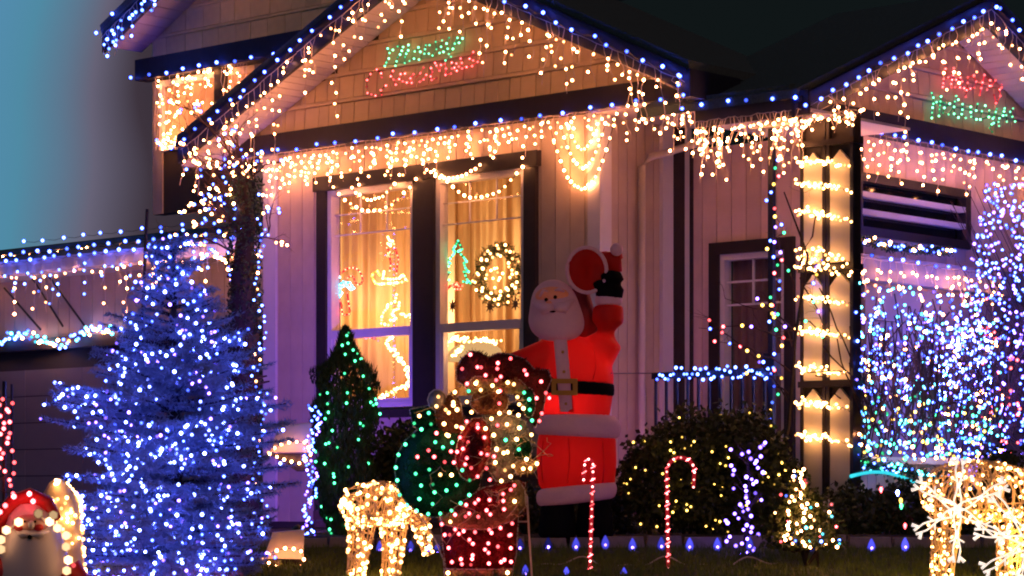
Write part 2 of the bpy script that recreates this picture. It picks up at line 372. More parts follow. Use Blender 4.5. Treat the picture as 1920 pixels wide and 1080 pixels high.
# ------------------------------------------------------------------ the house
house = thing('house', 'cream gabled house with dark trim covered in Christmas lights', 'house', A.P(2, 0, -1))
def slabs(fr, a0, a1, z0, z1, o0, o1, holes, name, mt, parent):
    b = MB(); cuts = sorted(set([a0, a1] + [h for H in holes for h in (H[0], H[1]) if a0 < h < a1]))
    for p, q in zip(cuts, cuts[1:]):
        zz = [z0]; mid = (p + q) / 2
        for H in sorted(holes, key=lambda h: h[2]):
            if H[0] < mid < H[1]: zz += [H[2], H[3]]
        zz.append(z1)
        for i in range(0, len(zz), 2):
            if zz[i + 1] - zz[i] > .005: b.fbox(fr, p, q, zz[i], zz[i + 1], o0, o1)
    return b.build(name, mt, parent)
def boards(fr, a0, a1, z0, z1, o, width, parent, mt, holes=(), name='siding_board', gap=.008, th=.02):
    n = max(1, round((a1 - a0) / width)); w = (a1 - a0) / n
    for i in range(n):
        p, q = a0 + i * w + gap / 2, a0 + (i + 1) * w - gap / 2; mid = (p + q) / 2
        zt = z1(mid) if callable(z1) else z1
        segs = [(z0, zt)]
        for H in holes:
            ns = []
            for s0, s1 in segs:
                if q > H[0] + .01 and p < H[1] - .01 and s1 > H[2] and s0 < H[3]:
                    # board beside the hole is narrowed, over it is cut
                    if p < H[0] - .03: nq = H[0]; 
                    if H[0] <= mid <= H[1]:
                        if H[2] - s0 > .02: ns.append((s0, H[2]))
                        if s1 - H[3] > .02: ns.append((H[3], s1))
                    else: ns.append((s0, s1))
                else: ns.append((s0, s1))
            segs = ns
        for s0, s1 in segs:
            d = U(-.002, .002); MB().fbox(fr, p, q, s0, s1, o - th, o + d).build(name, mt, parent)
def wallpart(fr, a0, a1, z0, z1, holes, mt, width=.157, label=None, hb=None):
    w = slabs(fr, a0, a1, z0, z1, -.14, -.025, hb or holes, 'wall', M['backing'], house)
    if label: w['label'] = label
    boards(fr, a0, a1, z0, z1, 0, width, w, mt, holes)
    return w
# window openings of the front block
aL0, zT = A.px(780, 335); aL1, _ = A.px(617, 357); aR0, _ = A.px(988, 318); aR1, _ = A.px(820, 335)
WZ0, WZ1 = 1.12, 3.06
win_hole = [(aR0, aL1, WZ0, WZ1)]
wa = wallpart(A, 0, 3.97, .755, 3.46, [(aR0 - .06, aL1 + .06, WZ0, WZ1)], M['wall'], hb=win_hole)
boards(A, 3.36, 3.97, .12, .753, 0, .157, wa, M['wall'])
MB().fbox(A, 3.34, 3.97, -.05, .754, -.14, -.022).build('wall', M['backing'], house)
low = slabs(A, 0, 3.34, -.05, .68, -.12, -.02, [], 'foundation_wall', M['mortar'], house)
for row in range(8):                                                       # bricks of the foundation
    z = -.04 + row * .09
    a = -.0 if row % 2 else -.11
    while a < 3.34:
        p, q = max(0, a), min(3.34, a + .21)
        if q - p > .03: MB().fbox(A, p, q, z, z + .078, -.02, .012 + U(0, .006)).build('brick', M['brick'], low)
        a += .222
sl = MB(); sl.fbox(A, -.03, 3.34, .68, .75, -.03, .07); sl.build('ledge', M['stone'], house)
MB().fbox(A, 3.82, 3.985, .12, 3.46, .002, .03).build('corner_board', M['white'], house)
MB().fbox(A, -.03, .10, .75, 3.44, .002, .035).build('corner_board', M['white'], house)

def window_unit(fr, a0, a1, z0, z1, rail, vbars, hbars, vtop, parent_label, o=.02, fw=.05, curtain=True):
    w = MB()
    w.fbox(fr, a0, a0 + fw, z0, z1, -.08, o); w.fbox(fr, a1 - fw, a1, z0, z1, -.08, o)
    w.fbox(fr, a0 + fw, a1 - fw, z0, z0 + fw, -.08, o); w.fbox(fr, a0 + fw, a1 - fw, z1 - fw, z1, -.08, o)
    root = w.build('window', M['white'], house); root['label'] = parent_label
    if rail:
        MB().fbox(fr, a0 + fw, a1 - fw, rail - .04, rail + .035, -.06, o + .012).build('rail', M['white'], root)
        lo = MB(); e = .028                                                   # the lower sash sits proud
        lo.fbox(fr, a0 + fw, a0 + fw + e, z0 + fw, rail - .04, -.05, o - .012); lo.fbox(fr, a1 - fw - e, a1 - fw, z0 + fw, rail - .04, -.05, o - .012)
        lo.fbox(fr, a0 + fw + e, a1 - fw - e, z0 + fw, z0 + fw + e, -.05, o - .012)
        lo.build('lower_sash', M['white'], root)
    for h in hbars: MB().fbox(fr, a0 + fw, a1 - fw, h - .006, h + .006, -.03, -.016).build('muntin', M['white'], root)
    for t in vbars:
        a = lerp(a0 + fw, a1 - fw, t); MB().fbox(fr, a - .006, a + .006, vtop, z1 - fw, -.032, -.018).build('muntin', M['white'], root)
    MB().fbox(fr, a0 + fw, a1 - fw, (rail or z0) + .035, z1 - fw, -.042, -.038).build('pane', M['glass'], root)
    if rail: MB().fbox(fr, a0 + fw + .028, a1 - fw - .028, z0 + fw + .028, rail - .04, -.042, -.038).build('pane', M['glass'], root)
    return root
w1 = window_unit(A, aL0, aL1, WZ0, WZ1, 1.78, (1 / 3, 2 / 3), (2.84, 2.66), 2.66, 'left tall sash window with upper grille')
w2 = window_unit(A, aR0, aR1, WZ0, WZ1, 1.78, (1 / 3, 2 / 3), (2.84, 2.66), 2.66, 'right tall sash window with upper grille')
tr = MB()
tr.fbox(A, aR0 - .13, aR0, WZ0 - .02, WZ1 + .0, .001, .045); tr.fbox(A, aL1, aL1 + .12, WZ0 - .02, WZ1, .001, .045)
tr.fbox(A, aR1, aL0, WZ0, WZ1, -.1, .045)
tr.fbox(A, aR0 - .16, aL1 + .15, WZ1, WZ1 + .13, .001, .06)
tr.build('window_trim', M['trim'], house)
MB().fbox(A, aR0 - .14, aL1 + .13, WZ0 - .09, WZ0 - .02, .001, .075).build('window_sill', M['trim'], house)
# room with its lamp and curtains
rm = MB()
for a0, a1, z0, z1, o0, o1 in ((.25, 3.7, .9, .95, -1.1, -.15), (.25, 3.7, 3.2, 3.25, -1.1, -.15), (.2, .25, .9, 3.25, -1.1, -.15), (3.7, 3.75, .9, 3.25, -1.1, -.15), (.2, 3.75, .9, 3.25, -1.15, -1.1)):
    rm.fbox(A, a0, a1, z0, z1, o0, o1)
rm.build('room_wall', M['wall2'], house)
def curtain(a0, a1, z0, z1, o, name='curtain', ph=0):
    b = MB(); n = int((a1 - a0) / .008); vs = []
    for i in range(n + 1):
        a = a0 + (a1 - a0) * i / n
        k = (.028 + .016 * sin(a * 7 + ph)) * sin(a * 40 + ph + 2.4 * sin(a * 6.3)) + .010 * sin(a * 97 + 3 * sin(a * 11))
        vs += [A.P(a, z0, o + k * 1.15), A.P(a, (z0 + z1) / 2, o + k), A.P(a, z1, o + k * .8)]
    b.add(vs, [(3 * i + j, 3 * i + 3 + j, 3 * i + 4 + j, 3 * i + 1 + j) for i in range(n) for j in (0, 1)])
    return b.build(name, M['curtain'], house, smooth=True)
curtain(aR0 - .1, aR1 + .06, WZ0 - .1, WZ1 + .05, -.26)
curtain(aL0 - .06, aL1 + .1, WZ0 - .1, WZ1 + .05, -.26, ph=1.2)
def lamp(name, p, col, e, r=.05, parent=None):
    d = bpy.data.lights.new(name, 'POINT'); d.energy = e; d.color = col; d.shadow_soft_size = r
    o = bpy.data.objects.new(name, d); C.objects.link(o); o.location = p; return o
ROOM = 55
lamp('room_lamp', A.P(1.0, 2.2, -.75), (1, .72, .42), ROOM, .1)
lamp('room_lamp', A.P(2.9, 2.0, -.75), (1, .70, .40), ROOM, .1)
lamp('lampshade_bulb', A.P(1.55, 1.62, -.13), (1, .72, .38), 1.6, .04)
# light between pane and curtain comes from the window figures themselves

# return wall and its trim, downspout
wallpart(Rt, 0, 1.147, .4, 3.42, [], M['wall'], .12)
MB().fbox(Rt, .001, .11, .4, 3.42, .002, .03).build('corner_board', M['white'], house)
MB().fbox(Rt, .76, .90, .4, 3.42, .002, .04).build('corner_board', M['white'], house)
MB().fbox(Rt, .90, 1.04, .4, 3.42, .002, .05).build('trim_board', M['trim'], house)
MB().fbox(Rt, 1.04, 1.145, .4, 3.42, .002, .04).build('corner_board', M['white'], house)
ds = MB(); pts = [Rt.P(.95, 3.28, .42), Rt.P(.85, 3.24, .30), Rt.P(.52, 3.12, .10), Rt.P(.46, 3.04, .06), Rt.P(.46, 1.2, .06), Rt.P(.45, .95, .07), Rt.P(.38, .80, .12), Rt.P(.37, .55, .14)]
ds.tube(pts, .032, 8); ds.build('downspout', M['soffit'], house, smooth=True)
MB().fbox(Rt, 0, 1.2, -.05, .4, -.1, .05).build('foundation_wall', M['brick'], house)

# porch wall with door (parallel to the front, set back)
Pw = Fr(A.P(0, 0, -1.147), (sA, -cA, 0), (-cA, -sA, 0))
d0, _ = Pw.px(1352, 500); d1, _ = Pw.px(1475, 500); dzt = Pw.px(1352, 478)[1]
wallpart(Pw, 0, 1.663, .3, 3.25, [(d0, d1, .3, dzt)], M['pink'], .155)
MB().fbox(Pw, .0, .06, .3, 3.25, .002, .03).build('trim_board', M['trim'], house)
t = MB(); t.fbox(Pw, d0 - .10, d0, .3, dzt + .1, .001, .04); t.fbox(Pw, d1, d1 + .09, .3, dzt + .1, .001, .04); t.fbox(Pw, d0, d1, dzt, dzt + .1, .001, .04)
t.build('door_trim', M['trim'], house)
dr = MB(); dr.fbox(Pw, d0, d0 + .045, .3, dzt, -.08, .015); dr.fbox(Pw, d1 - .045, d1, .3, dzt, -.08, .015); dr.fbox(Pw, d0 + .045, d1 - .045, dzt - .05, dzt, -.08, .015); dr.fbox(Pw, d0 + .045, d1 - .045, .3, .75, -.06, .0)
door = dr.build('door', M['white'], house); door['label'] = 'glazed porch door with a white frame'
MB().fbox(Pw, d0 + .045, d1 - .045, .75, dzt - .05, -.05, -.045).build('pane', M['glass'], door)
for zz in (dzt - .23, dzt - .42): MB().fbox(Pw, d0 + .045, d1 - .045, zz - .008, zz + .008, -.04, -.02).build('muntin', M['white'], door)
MB().fbox(Pw, (d0 + d1) / 2 - .03, (d0 + d1) / 2 - .015, dzt - .42, dzt - .05, -.043, -.022).build('muntin', M['white'], door)
cb = MB(); n = 60; vs = []
for i in range(n + 1):
    a = lerp(d0, d1, i / n); k = .02 * sin(i * .9); vs += [Pw.P(a, .4, -.16 + k), Pw.P(a, dzt, -.16 + k)]
cb.add(vs, [(2 * i, 2 * i + 2, 2 * i + 3, 2 * i + 1) for i in range(n)]); cb.build('door_curtain', mat('dim lace curtain', (.16, .09, .08), .9), house, smooth=True)
MB().fbox(Pw, d0 - .2, d1 + .2, .2, 2.6, -.6, -.55).build('hall_wall', M['wall2'], house)

# gables
def gable(fr, apex_a, zf, slope, aL, aR, zbelt0, zbelt1, siding, tagname, rake_o=.5, sid_o=.12, shw=.15, shh=.2, depth=4.5, under='soffit'):
    """aL, aR: rake feet along the frame (aR < apex < aL in frame A)"""
    lo, hi = min(aL, aR), max(aL, aR)
    top = lambda a: zf + slope * ((a - lo) if a < apex_a else (hi - a))
    zap = top(apex_a)
    # siding behind, shingle courses
    back = MB(); back.prism(fr, [(lo + .15, zbelt1), (hi - .15, zbelt1), (apex_a, zap - .12)], sid_o - .12, sid_o - .02)
    g = back.build('gable_wall', M['backing'], house); g['label'] = tagname
    z = zbelt1; row = 0
    while z < zap - .25:
        z1 = min(z + shh, zap - .2); a = lo - shw * (row % 2) * .5 - U(0, .05)
        tall = (row % 2 == 0)
        hh = shh if True else shh
        while a < hi:
            w = shw * U(.8, 1.25); p, q = a + .004, a + w - .004
            # clip the shingle under the rake
            tz = lambda s: top(s) - .16
            pp, qq = p, q
            if tz((p + q) / 2) > z + .03:
                zl = min(z1 - .006, tz(p)); zr = min(z1 - .006, tz(q))
                if zl > z and zr > z:
                    ol = sid_o + U(0, .004)
                    P = fr.P; b = MB()
                    b.hexa((P(p, z, sid_o - .02), P(q, z, sid_o - .02), P(q, z, ol + .014), P(p, z, ol + .014), P(p, zl, sid_o - .02), P(q, zr, sid_o - .02), P(q, zr, ol), P(p, zl, ol)))
                    b.build('shingle', siding, g)
            a += w
        # thin double course line
        bnd = MB(); e0 = lo + (z1 + .0 - zf + .16) / slope + .03; e1 = hi - (z1 - zf + .16) / slope - .03
        if e1 - e0 > .2: bnd.fbox(fr, e0, e1, z1, z1 + .028, sid_o - .02, sid_o + .022); bnd.build('course_strip', siding, g)
        z = z1 + .034; row += 1
    # roof planes, barge boards, boarded soffit
    for (a0, a1) in ((lo, apex_a), (hi, apex_a)):
        z0, z1 = zf, zap
        rb = MB(); P = fr.P; th = .07
        rb.hexa((P(a0, z0, -depth), P(a1, z1, -depth), P(a1, z1, rake_o), P(a0, z0, rake_o), P(a0, z0 + th, -depth), P(a1, z1 + th, -depth), P(a1, z1 + th, rake_o + .02), P(a0, z0 + th, rake_o + .02)))
        rf = rb.build('roof', M['roof'], house)
        bh = .235
        rk = MB(); rk.hexa((P(a0, z0 - bh * .75, rake_o - .03), P(a1, z1 - bh, rake_o - .03), P(a1, z1 - bh, rake_o), P(a0, z0 - bh * .75, rake_o), P(a0, z0 - .002, rake_o - .03), P(a1, z1 - .002, rake_o - .03), P(a1, z1 - .002, rake_o), P(a0, z0 - .002, rake_o)))
        rk.build('barge_board', M['navy'], rf)
        cap = MB(); cap.hexa((P(a0, z0 - .035, rake_o + .001), P(a1, z1 - .035, rake_o + .001), P(a1, z1 - .035, rake_o + .035), P(a0, z0 - .035, rake_o + .035), P(a0, z0 + .005, rake_o + .001), P(a1, z1 + .005, rake_o + .001), P(a1, z1 + .005, rake_o + .035), P(a0, z0 + .005, rake_o + .035)))
        cap.build('drip_edge', M['navy'], rf)
        L = abs(a1 - a0); n = int(L / .085)
        for i in range(n):
            t0, t1 = (i + .06) / n, (i + .94) / n
            p, q = lerp(a0, a1, t0), lerp(a0, a1, t1); zp, zq = lerp(z0, z1, t0) - .19, lerp(z0, z1, t1) - .19
            s = MB(); s.hexa((P(p, zp - .012, sid_o + .03), P(q, zq - .012, sid_o + .03), P(q, zq - .012, rake_o - .035), P(p, zp - .012, rake_o - .035), P(p, zp, sid_o + .03), P(q, zq, sid_o + .03), P(q, zq, rake_o - .035), P(p, zp, rake_o - .035)))
            s.build('soffit_board', M['soffit'], rf)
    return top
topA = gable(A, 1.62, 3.57, .455, 4.62, -1.30, 3.42, 3.62, M['shingle'], 'front gable clad in tan shingles', sid_o=.04, depth=1.2)
belt = MB(); belt.fbox(A, -1.0, 4.45, 3.44, 3.62, -.02, .11); belt.build('belt_beam', M['trim'], house)
sf = MB(); sf.fbox(A, -1.15, -.005, 3.42, 3.438, -1.1, .10); sf.build('soffit', M['soffit'], house)
# gutter end on the right of the front gable
MB().fbox(A, -1.33, -1.22, 3.36, 3.57, -.1, .53).build('gutter', M['navy'], house)
topB = gable(Bf, 1.22, 3.28, .42, -1.49, 3.93, 3.22, 3.40, M['pink'], 'right gable clad in pale shingles', sid_o=.06, depth=1.0)
belt = MB(); belt.fbox(Bf, -1.25, 5, 3.235, 3.405, -.02, .14); belt.build('belt_beam', M['navy'], house)
# porch roof between the gables
pr = MB(); pr.fbox(A, -2.25, -1.2, 3.16, 3.34, .27, .30); pr.build('porch_fascia', M['navy'], house)
pr = MB(); P = A.P; pr.hexa((P(-2.1, 3.34, .32), P(-1.2, 3.34, .32), P(-1.2, 3.50, -.6), P(-1.9, 3.50, -.6), P(-2.1, 3.39, .33), P(-1.2, 3.39, .33), P(-1.2, 3.54, -.6), P(-1.9, 3.54, -.6)))
pr.build('porch_roof', M['roof'], house)
cl = MB(); cl.fbox(A, -2.2, -1.16, 3.20, 3.22, -1.14, .26); cl.build('porch_ceiling', M['soffit'], house)
fl = MB(); fl.fbox(A, -2.9, -.02, -.05, .28, -1.14, .25); fl.build('porch_floor', M['stone'], house)

# right wing wall, transom window, header beam, trellis wall
wz0 = 2.25
a0, zt0 = Bf.px(1603, 330); a1, _ = Bf.px(1815, 380)
hb_ = [(.03, a1, 2.43, 2.93)]
wallpart(Bf, 0, 5, .1, 3.23, hb_, M['pink'], .15)
wn = MB(); wn.fbox(Bf, .03, a1, 2.43, 2.50, -.06, .03); wn.fbox(Bf, .03, a1, 2.86, 2.93, -.06, .03); wn.fbox(Bf, .03, .09, 2.50, 2.86, -.06, .03); wn.fbox(Bf, a1 - .07, a1, 2.50, 2.86, -.06, .03)
wr = wn.build('window', M['trim'], house); wr['label'] = 'wide low transom window over the beam'
for zz in (2.62, 2.76): MB().fbox(Bf, .09, a1 - .07, zz - .022, zz + .022, -.05, .02).build('blind_slat', M['white'], wr)
MB().fbox(Bf, .09, a1 - .07, 2.5, 2.86, -.075, -.07).build('pane', mat('dark glass', (.02, .012, .012), .1, spec=.5), wr)
hd = MB(); hd.fbox(Bf, -.1, 5, 2.06, 2.26, .002, .16); hd.build('header_beam', mat('grey beam paint', (.26, .22, .26), .5, noise_s=6, noise_amt=.15), house)
gd = thing('garage_door', 'pale garage door panel behind the light covered twigs', 'garage door', Bf.P(1.6, .1, .05))
for i in range(5): MB().fbox(Bf, .1, 3.4, .62 + i * .285, .62 + i * .285 + .27, .003, .05).build('panel', M['grey'], gd)
ko = -.72; lw_ = thing('porch_knee_wall', 'low pale boarded wall under the light net', 'wall', Bf.P(.3, 0, .6))
for i in range(15): MB().fbox(Bf, ko + i * .12, ko + i * .12 + .112, .1, .60, .50, .54).build('board', M['pink'], lw_)
MB().fbox(Bf, ko - .02, ko + 1.82, .60, .65, .46, .58).build('cap_rail', M['white'], lw_)
MB().fbox(Bf, ko, ko + 1.8, .0, .6, .46, .495).build('backing_board', M['backing'], lw_)

# porch columns with pointed panels
def column(x0, x1, label, edge_m, grp='square porch columns wound with warm lights'):
    a0, _ = A.px(x0, 500, .25); a1, _ = A.px(x1, 500, .25); a0, a1 = min(a0, a1), max(a0, a1)
    c = thing('porch_column', label, 'column', A.P((a0 + a1) / 2, .28, .1), grp)
    MB().fbox(A, a0 + .004, a1 - .004, .0, 3.13, .14, .215).build('post', M['trim'], c)
    w = a1 - a0
    for z0, z1 in ((.30, 1.14), (1.20, 1.98), (2.06, 2.88)):
        m = .03; zz = [(a0 + m, z0), (a1 - m, z0), (a1 - m, z1 - .09), ((a0 + a1) / 2, z1), (a0 + m, z1 - .09)]
        MB().prism(A, zz, .216, .245).build('panel', M['colp'], c)
    MB().fbox(A, a0, a0 + .026, .3, 3.1, .216, .25).build('edge_strip', edge_m, c)
    MB().fbox(A, a1 - .026, a1, .3, 3.1, .216, .25).build('edge_strip', M['trim'], c)
    for z in (1.15, 2.0, 2.92): MB().fbox(A, a0 - .012, a1 + .012, z, z + .045, .13, .262).build('collar', M['trim'], c)
    return a0, a1
ca0, ca1 = column(1500, 1547, 'narrow left porch column in front of the porch wall, with warm lights round it', M['trim'])
cb0, cb1 = column(1549, 1599, 'wider right porch column with a navy outer edge beside the light net', M['navy'])

# porch railing
rl = thing('porch_railing', 'black porch railing with thin balusters in front of the porch', 'railing', A.P(-1.4, .6, .2))
ra0, rz = A.px(1226, 704, .15); ra1, _ = A.px(1452, 700, .15)
lo, hi = min(ra0, ra1), max(ra0, ra1)
MB().fbox(A, lo, hi, rz - .03, rz + .02, .12, .18).build('top_rail', M['black'], rl)
a = hi - .02
while a > lo:
    MB().fbox(A, a - .008, a + .008, .3, rz - .03, .14, .16).build('baluster', M['black'], rl); a -= .105
MB().fbox(A, lo, hi, .34, .37, .13, .17).build('bottom_rail', M['black'], rl)
p0 = A.px(1447, 300, .18)[0]
dp = thing('porch_post', 'thin dark blue porch post with coloured bulbs, left of the columns', 'post', A.P(p0, .3, .18))
MB().fbox(A, p0 - .022, p0 + .022, .3, 3.13, .16, .2).build('shaft', M['navy'], dp)
MB().fbox(A, p0 - .05, p0 + .05, 1.25, 1.42, .14, .22).build('lantern_box', M['black'], dp)

# ------------------------------------------------------------------ upper storey behind, left
Uo = -1.5
uz = lambda x, y: A.px(x, y, Uo)
uL = uz(286, 200)[0]
up = MB(); up.fbox(A, 1.9, uL, 3.3, 6.4, Uo - .15, Uo - .03); ups = up.build('upper_wall', M['backing'], house)
z = uz(400, 92)[1]; row = 0
while z < 6.3:
    a = 1.5 - (row % 2) * .1
    while a < uL:
        w = U(.20, .32); q = min(a + w, uL)
        if q - a > .05 and a > 2.2: MB().fbox(A, a + .004, q - .004, z, z + .21, Uo - .03, Uo + U(0, .006)).build('shingle', M['shingle2'], ups)
        a += w
    MB().fbox(A, 2.2, uL, z + .215, z + .24, Uo - .03, Uo + .012).build('course_strip', M['shingle2'], ups)
    z += .25; row += 1
ub0 = uz(400, 105)[1]; zb = uz(400, 92)[1]
MB().fbox(A, 1.0, uL + .12, zb - .22, zb - .004, Uo - .03, Uo + .14).build('belt_beam', M['navy'], house)
# lower part of the upper wall with its window
boards(A, 1.8, uL, 3.3, zb - .23, Uo, .16, ups, M['wall'], [(uz(480, 150)[0], uz(303, 150)[0], 3.3, 4.62)])
uw0, uw1 = uz(408, 150)[0], uz(303, 150)[0]
b = MB(); b.fbox(A, uw0, uw1, 4.62, 4.68, Uo - .03, Uo + .03); b.fbox(A, uw0, uw1, 3.95, 4.0, Uo - .03, Uo + .03); b.fbox(A, uw1 - .05, uw1, 4.0, 4.62, Uo - .03, Uo + .03)
uwn = b.build('window', M['white'], house); uwn['label'] = 'upstairs window covered by a net of warm lights'
glow = mat('upstairs drawn blind', (.38, .25, .16), .8); fabric_glow(glow, (1.0, .42, .2), .03)
MB().fbox(A, uw0, uw1 - .05, 4.0, 4.62, Uo - .03, Uo - .01).build('blind', glow, uwn)
v0, v1 = uz(480, 150)[0], uz(428, 150)[0]
MB().fbox(A, v0, v1, 4.0, 4.7, Uo - .03, Uo - .01).build('blind', glow, uwn)
MB().fbox(A, v1, uw0, 3.9, 4.72, Uo - .02, Uo + .05).build('mullion', M['trim'], uwn)
# rake of the upper storey roof
P = A.P
q0 = A.px(190, 62, Uo + .55); q1 = (2.6, q0[1] + (q0[0] - 2.6) * .50)
ur = MB(); ur.hexa((P(q0[0], q0[1], Uo - 3), P(q1[0], q1[1], Uo - 3), P(q1[0], q1[1], Uo + .55), P(q0[0], q0[1], Uo + .55), P(q0[0], q0[1] + .08, Uo - 3), P(q1[0], q1[1] + .08, Uo - 3), P(q1[0], q1[1] + .08, Uo + .57), P(q0[0], q0[1] + .08, Uo + .57)))
urf = ur.build('roof', M['roof'], house)
ur = MB(); ur.hexa((P(q0[0], q0[1] - .2, Uo + .5), P(q1[0], q1[1] - .2, Uo + .5), P(q1[0], q1[1] - .2, Uo + .54), P(q0[0], q0[1] - .2, Uo + .54), P(q0[0], q0[1] - .002, Uo + .5), P(q1[0], q1[1] - .002, Uo + .5), P(q1[0], q1[1] - .002, Uo + .54), P(q0[0], q0[1] - .002, Uo + .54)))
ur.build('barge_board', M['navy'], urf)
n = 36
for i in range(n):
    t0, t1 = (i + .04) / n, (i + .96) / n; a_, b_ = lerp(q0[0], q1[0], t0), lerp(q0[0], q1[0], t1); za, zb_ = lerp(q0[1], q1[1], t0) - .12, lerp(q0[1], q1[1], t1) - .12
    s = MB(); s.hexa((P(a_, za - .015, Uo + .02), P(b_, zb_ - .015, Uo + .02), P(b_, zb_ - .015, Uo + .495), P(a_, za - .015, Uo + .495), P(a_, za, Uo + .02), P(b_, zb_, Uo + .02), P(b_, zb_, Uo + .495), P(a_, za, Uo + .495)))
    s.build('soffit_board', M['soffit'], urf)

# ------------------------------------------------------------------ garage on the left
Go = -1.0
gar = thing('garage', 'low garage wing with pale siding on the left of the house', 'garage', A.P(7, 0, Go))
gR = 3.98; gL = 12.5
gz = lambda x, y, o=0: A.px(x, y, Go + o)
z_eave = gz(300, 470, .35)[1]
gw = MB(); gw.fbox(A, gR, gL, -.05, z_eave, Go - .15, Go - .03); gwall = gw.build('wall', M['backing'], gar)
zs0, zs1 = gz(250, 622)[1], z_eave - .03
boards(A, gR, gL, zs0, zs1, Go, .19, gwall, mat('greyish garage siding', (.33, .26, .24), .7, var=.05, noise_s=5, noise_amt=.15))
MB().fbox(A, gR, gL, zs0 - .13, zs0 - .003, Go - .03, Go + .05).build('belt_beam', M['trim'], gar)
gdr = thing('garage_door', 'grey panelled garage door behind the blue lit spruce', 'garage door', A.P(7, 0, Go))
for i in range(6):
    z0 = .0 + i * .285
    for j in range(5):
        aa = 5.0 + j * .98; MB().fbox(A, aa + .003, aa + .977, z0, z0 + .275, Go - .03, Go - .008).build('panel', M['grey'], gdr)
boards(A, gR, 4.98, 0, zs0 - .135, Go, .19, gwall, M['grey'])
P = A.P; zr = gz(200, 392, -1.2)[1]
groof = MB(); groof.hexa((P(gR, z_eave - .02, Go + .38), P(gL, z_eave - .02, Go + .38), P(gL, z_eave + .42, Go - 1.6), P(gR, z_eave + .42, Go - 1.6), P(gR, z_eave + .05, Go + .39), P(gL, z_eave + .05, Go + .39), P(gL, z_eave + .5, Go - 1.6), P(gR, z_eave + .5, Go - 1.6)))
groof.build('roof', M['roof'], gar)
MB().fbox(A, gR, gL, z_eave - .1, z_eave + .04, Go + .392, Go + .42).build('gutter', M['white'], gar)
MB().fbox(A, gR, gL, z_eave - .12, z_eave - .10, Go, Go + .38).build('soffit', M['soffit'], gar)
for x0, y0, x1, y1 in ((22, 548, 78, 618), (85, 500, 162, 612), (48, 560, 30, 520)):
    pass
for i, (x0, y0, x1, y1) in enumerate(((8, 540, 76, 618), (60, 520, 118, 612), (82, 505, 158, 610))):
    b = MB(); b.tube([A.at(x0, y0, Go + .06), A.at(x1, y1, Go + .06)], .012, 6)
    b.build('brace_rod', M['black'], label=('lowest', 'middle', 'uppermost')[i] + ' of three thin dark slanting rods on the garage siding', cat='rod', group='slanting rods on the garage siding')
pl = thing('utility_pole', 'thin dark upright pole in front of the garage eave', 'pole', A.at(268, 610, .0))
MB().tube([A.at(266, 620, .0), A.at(276, 392, .0)], .016, 8).build('shaft', M['black'], pl)
MB().tube([A.at(272, 455, .0), A.at(300, 540, .0)], .007, 6).build('stay', M['black'], pl)

# ------------------------------------------------------------------ string lights on the house
def icicles(fr, p0, p1, o, name, label, group, step=.085, drop=(.06, .38), bs=.068, r=.0118, jit=.03, col='warm', single=False, prob=1.0, dense=None, wmat='wirew'):
    """p0, p1: (a, z) ends of the wire line; strands hang from it"""
    L = math.hypot(p1[0] - p0[0], p1[1] - p0[1]); n = int(L / step)
    main = [fr.P(lerp(p0[0], p1[0], i / n), lerp(p0[1], p1[1], i / n) + U(-.008, .008), o) for i in range(n + 1)]
    wires = [main]; bulbs = []
    for i in range(n):
        if rnd.random() > prob: continue
        q = main[i].lerp(main[i + 1], U(.2, .8)); d = U(*drop) if dense is None else dense(i / n)
        k = max(2, int(d / .05)); ph = U(0, 6.28); am = U(.01, .035); pts = [q.copy()]
        for j in range(1, k + 1):
            t = j / k; pts.append(q + fr.S * (am * sin(ph + 5 * t) - am * sin(ph) + U(-.01, .01)) + fr.N * U(-.01, .015) + Vector((0, 0, -d * t)))
        wires.append(pts)
        for b in resample(pts, bs * U(.8, 1.2))[1:] or [pts[-1]]:
            bulbs.append(b + fr.S * U(-jit, jit) + Vector((0, 0, U(-jit, jit) * .5)) + fr.N * .012)
    return light_string(name, label, group, wires, bulbs, r, col, single, wmat=wmat)
def blueline(fr, p0, p1, o, label, step, r=.0175, col='blue'):
    L = math.hypot(p1[0] - p0[0], p1[1] - p0[1]); n = int(L / step)
    pts = [fr.P(lerp(p0[0], p1[0], i / n), lerp(p0[1], p1[1], i / n), o) for i in range(n + 1)]
    pts = [p + fr.S * U(-.035, .035) for p in pts]
    w = []
    for i in range(n):
        w += [pts[i], pts[i].lerp(pts[i + 1], .5) + Vector((0, 0, -.02))]
    w.append(pts[-1])
    return light_string('blue_bulb_string', label, 'strings of large blue bulbs along the eaves', [w], [p + Vector((0, 0, U(-.015, .01))) + fr.N * .02 for p in pts], r * 1.15, col, True, 'mini', cat='string lights')
GI = 'warm white icicle strings hung on the house'
# belt under the front gable (in three runs)
def prof_belt(t): return U(.12, .36) if rnd.random() < .8 else U(.05, .12)
icicles(A, (4.35, 3.435), (3.0, 3.435), .125, 'icicle_lights', 'warm icicle lights under the left end of the front gable beam', GI, .07, dense=lambda t: U(.12, .46))
icicles(A, (3.0, 3.435), (1.0, 3.435), .125, 'icicle_lights', 'dense warm icicle lights over the lit double window', GI, .075, dense=lambda t: U(.08, .36))
icicles(A, (3.95, 3.38), (1.0, 3.40), .05, 'icicle_lights', 'second warm light strand close to the wall over the double window', GI, .13, drop=(.1, .34))
icicles(A, (1.0, 3.435), (-.95, 3.435), .125, 'icicle_lights', 'warm icicle lights on the right end of the front gable beam', GI, .065, dense=lambda t: U(.08, .34))
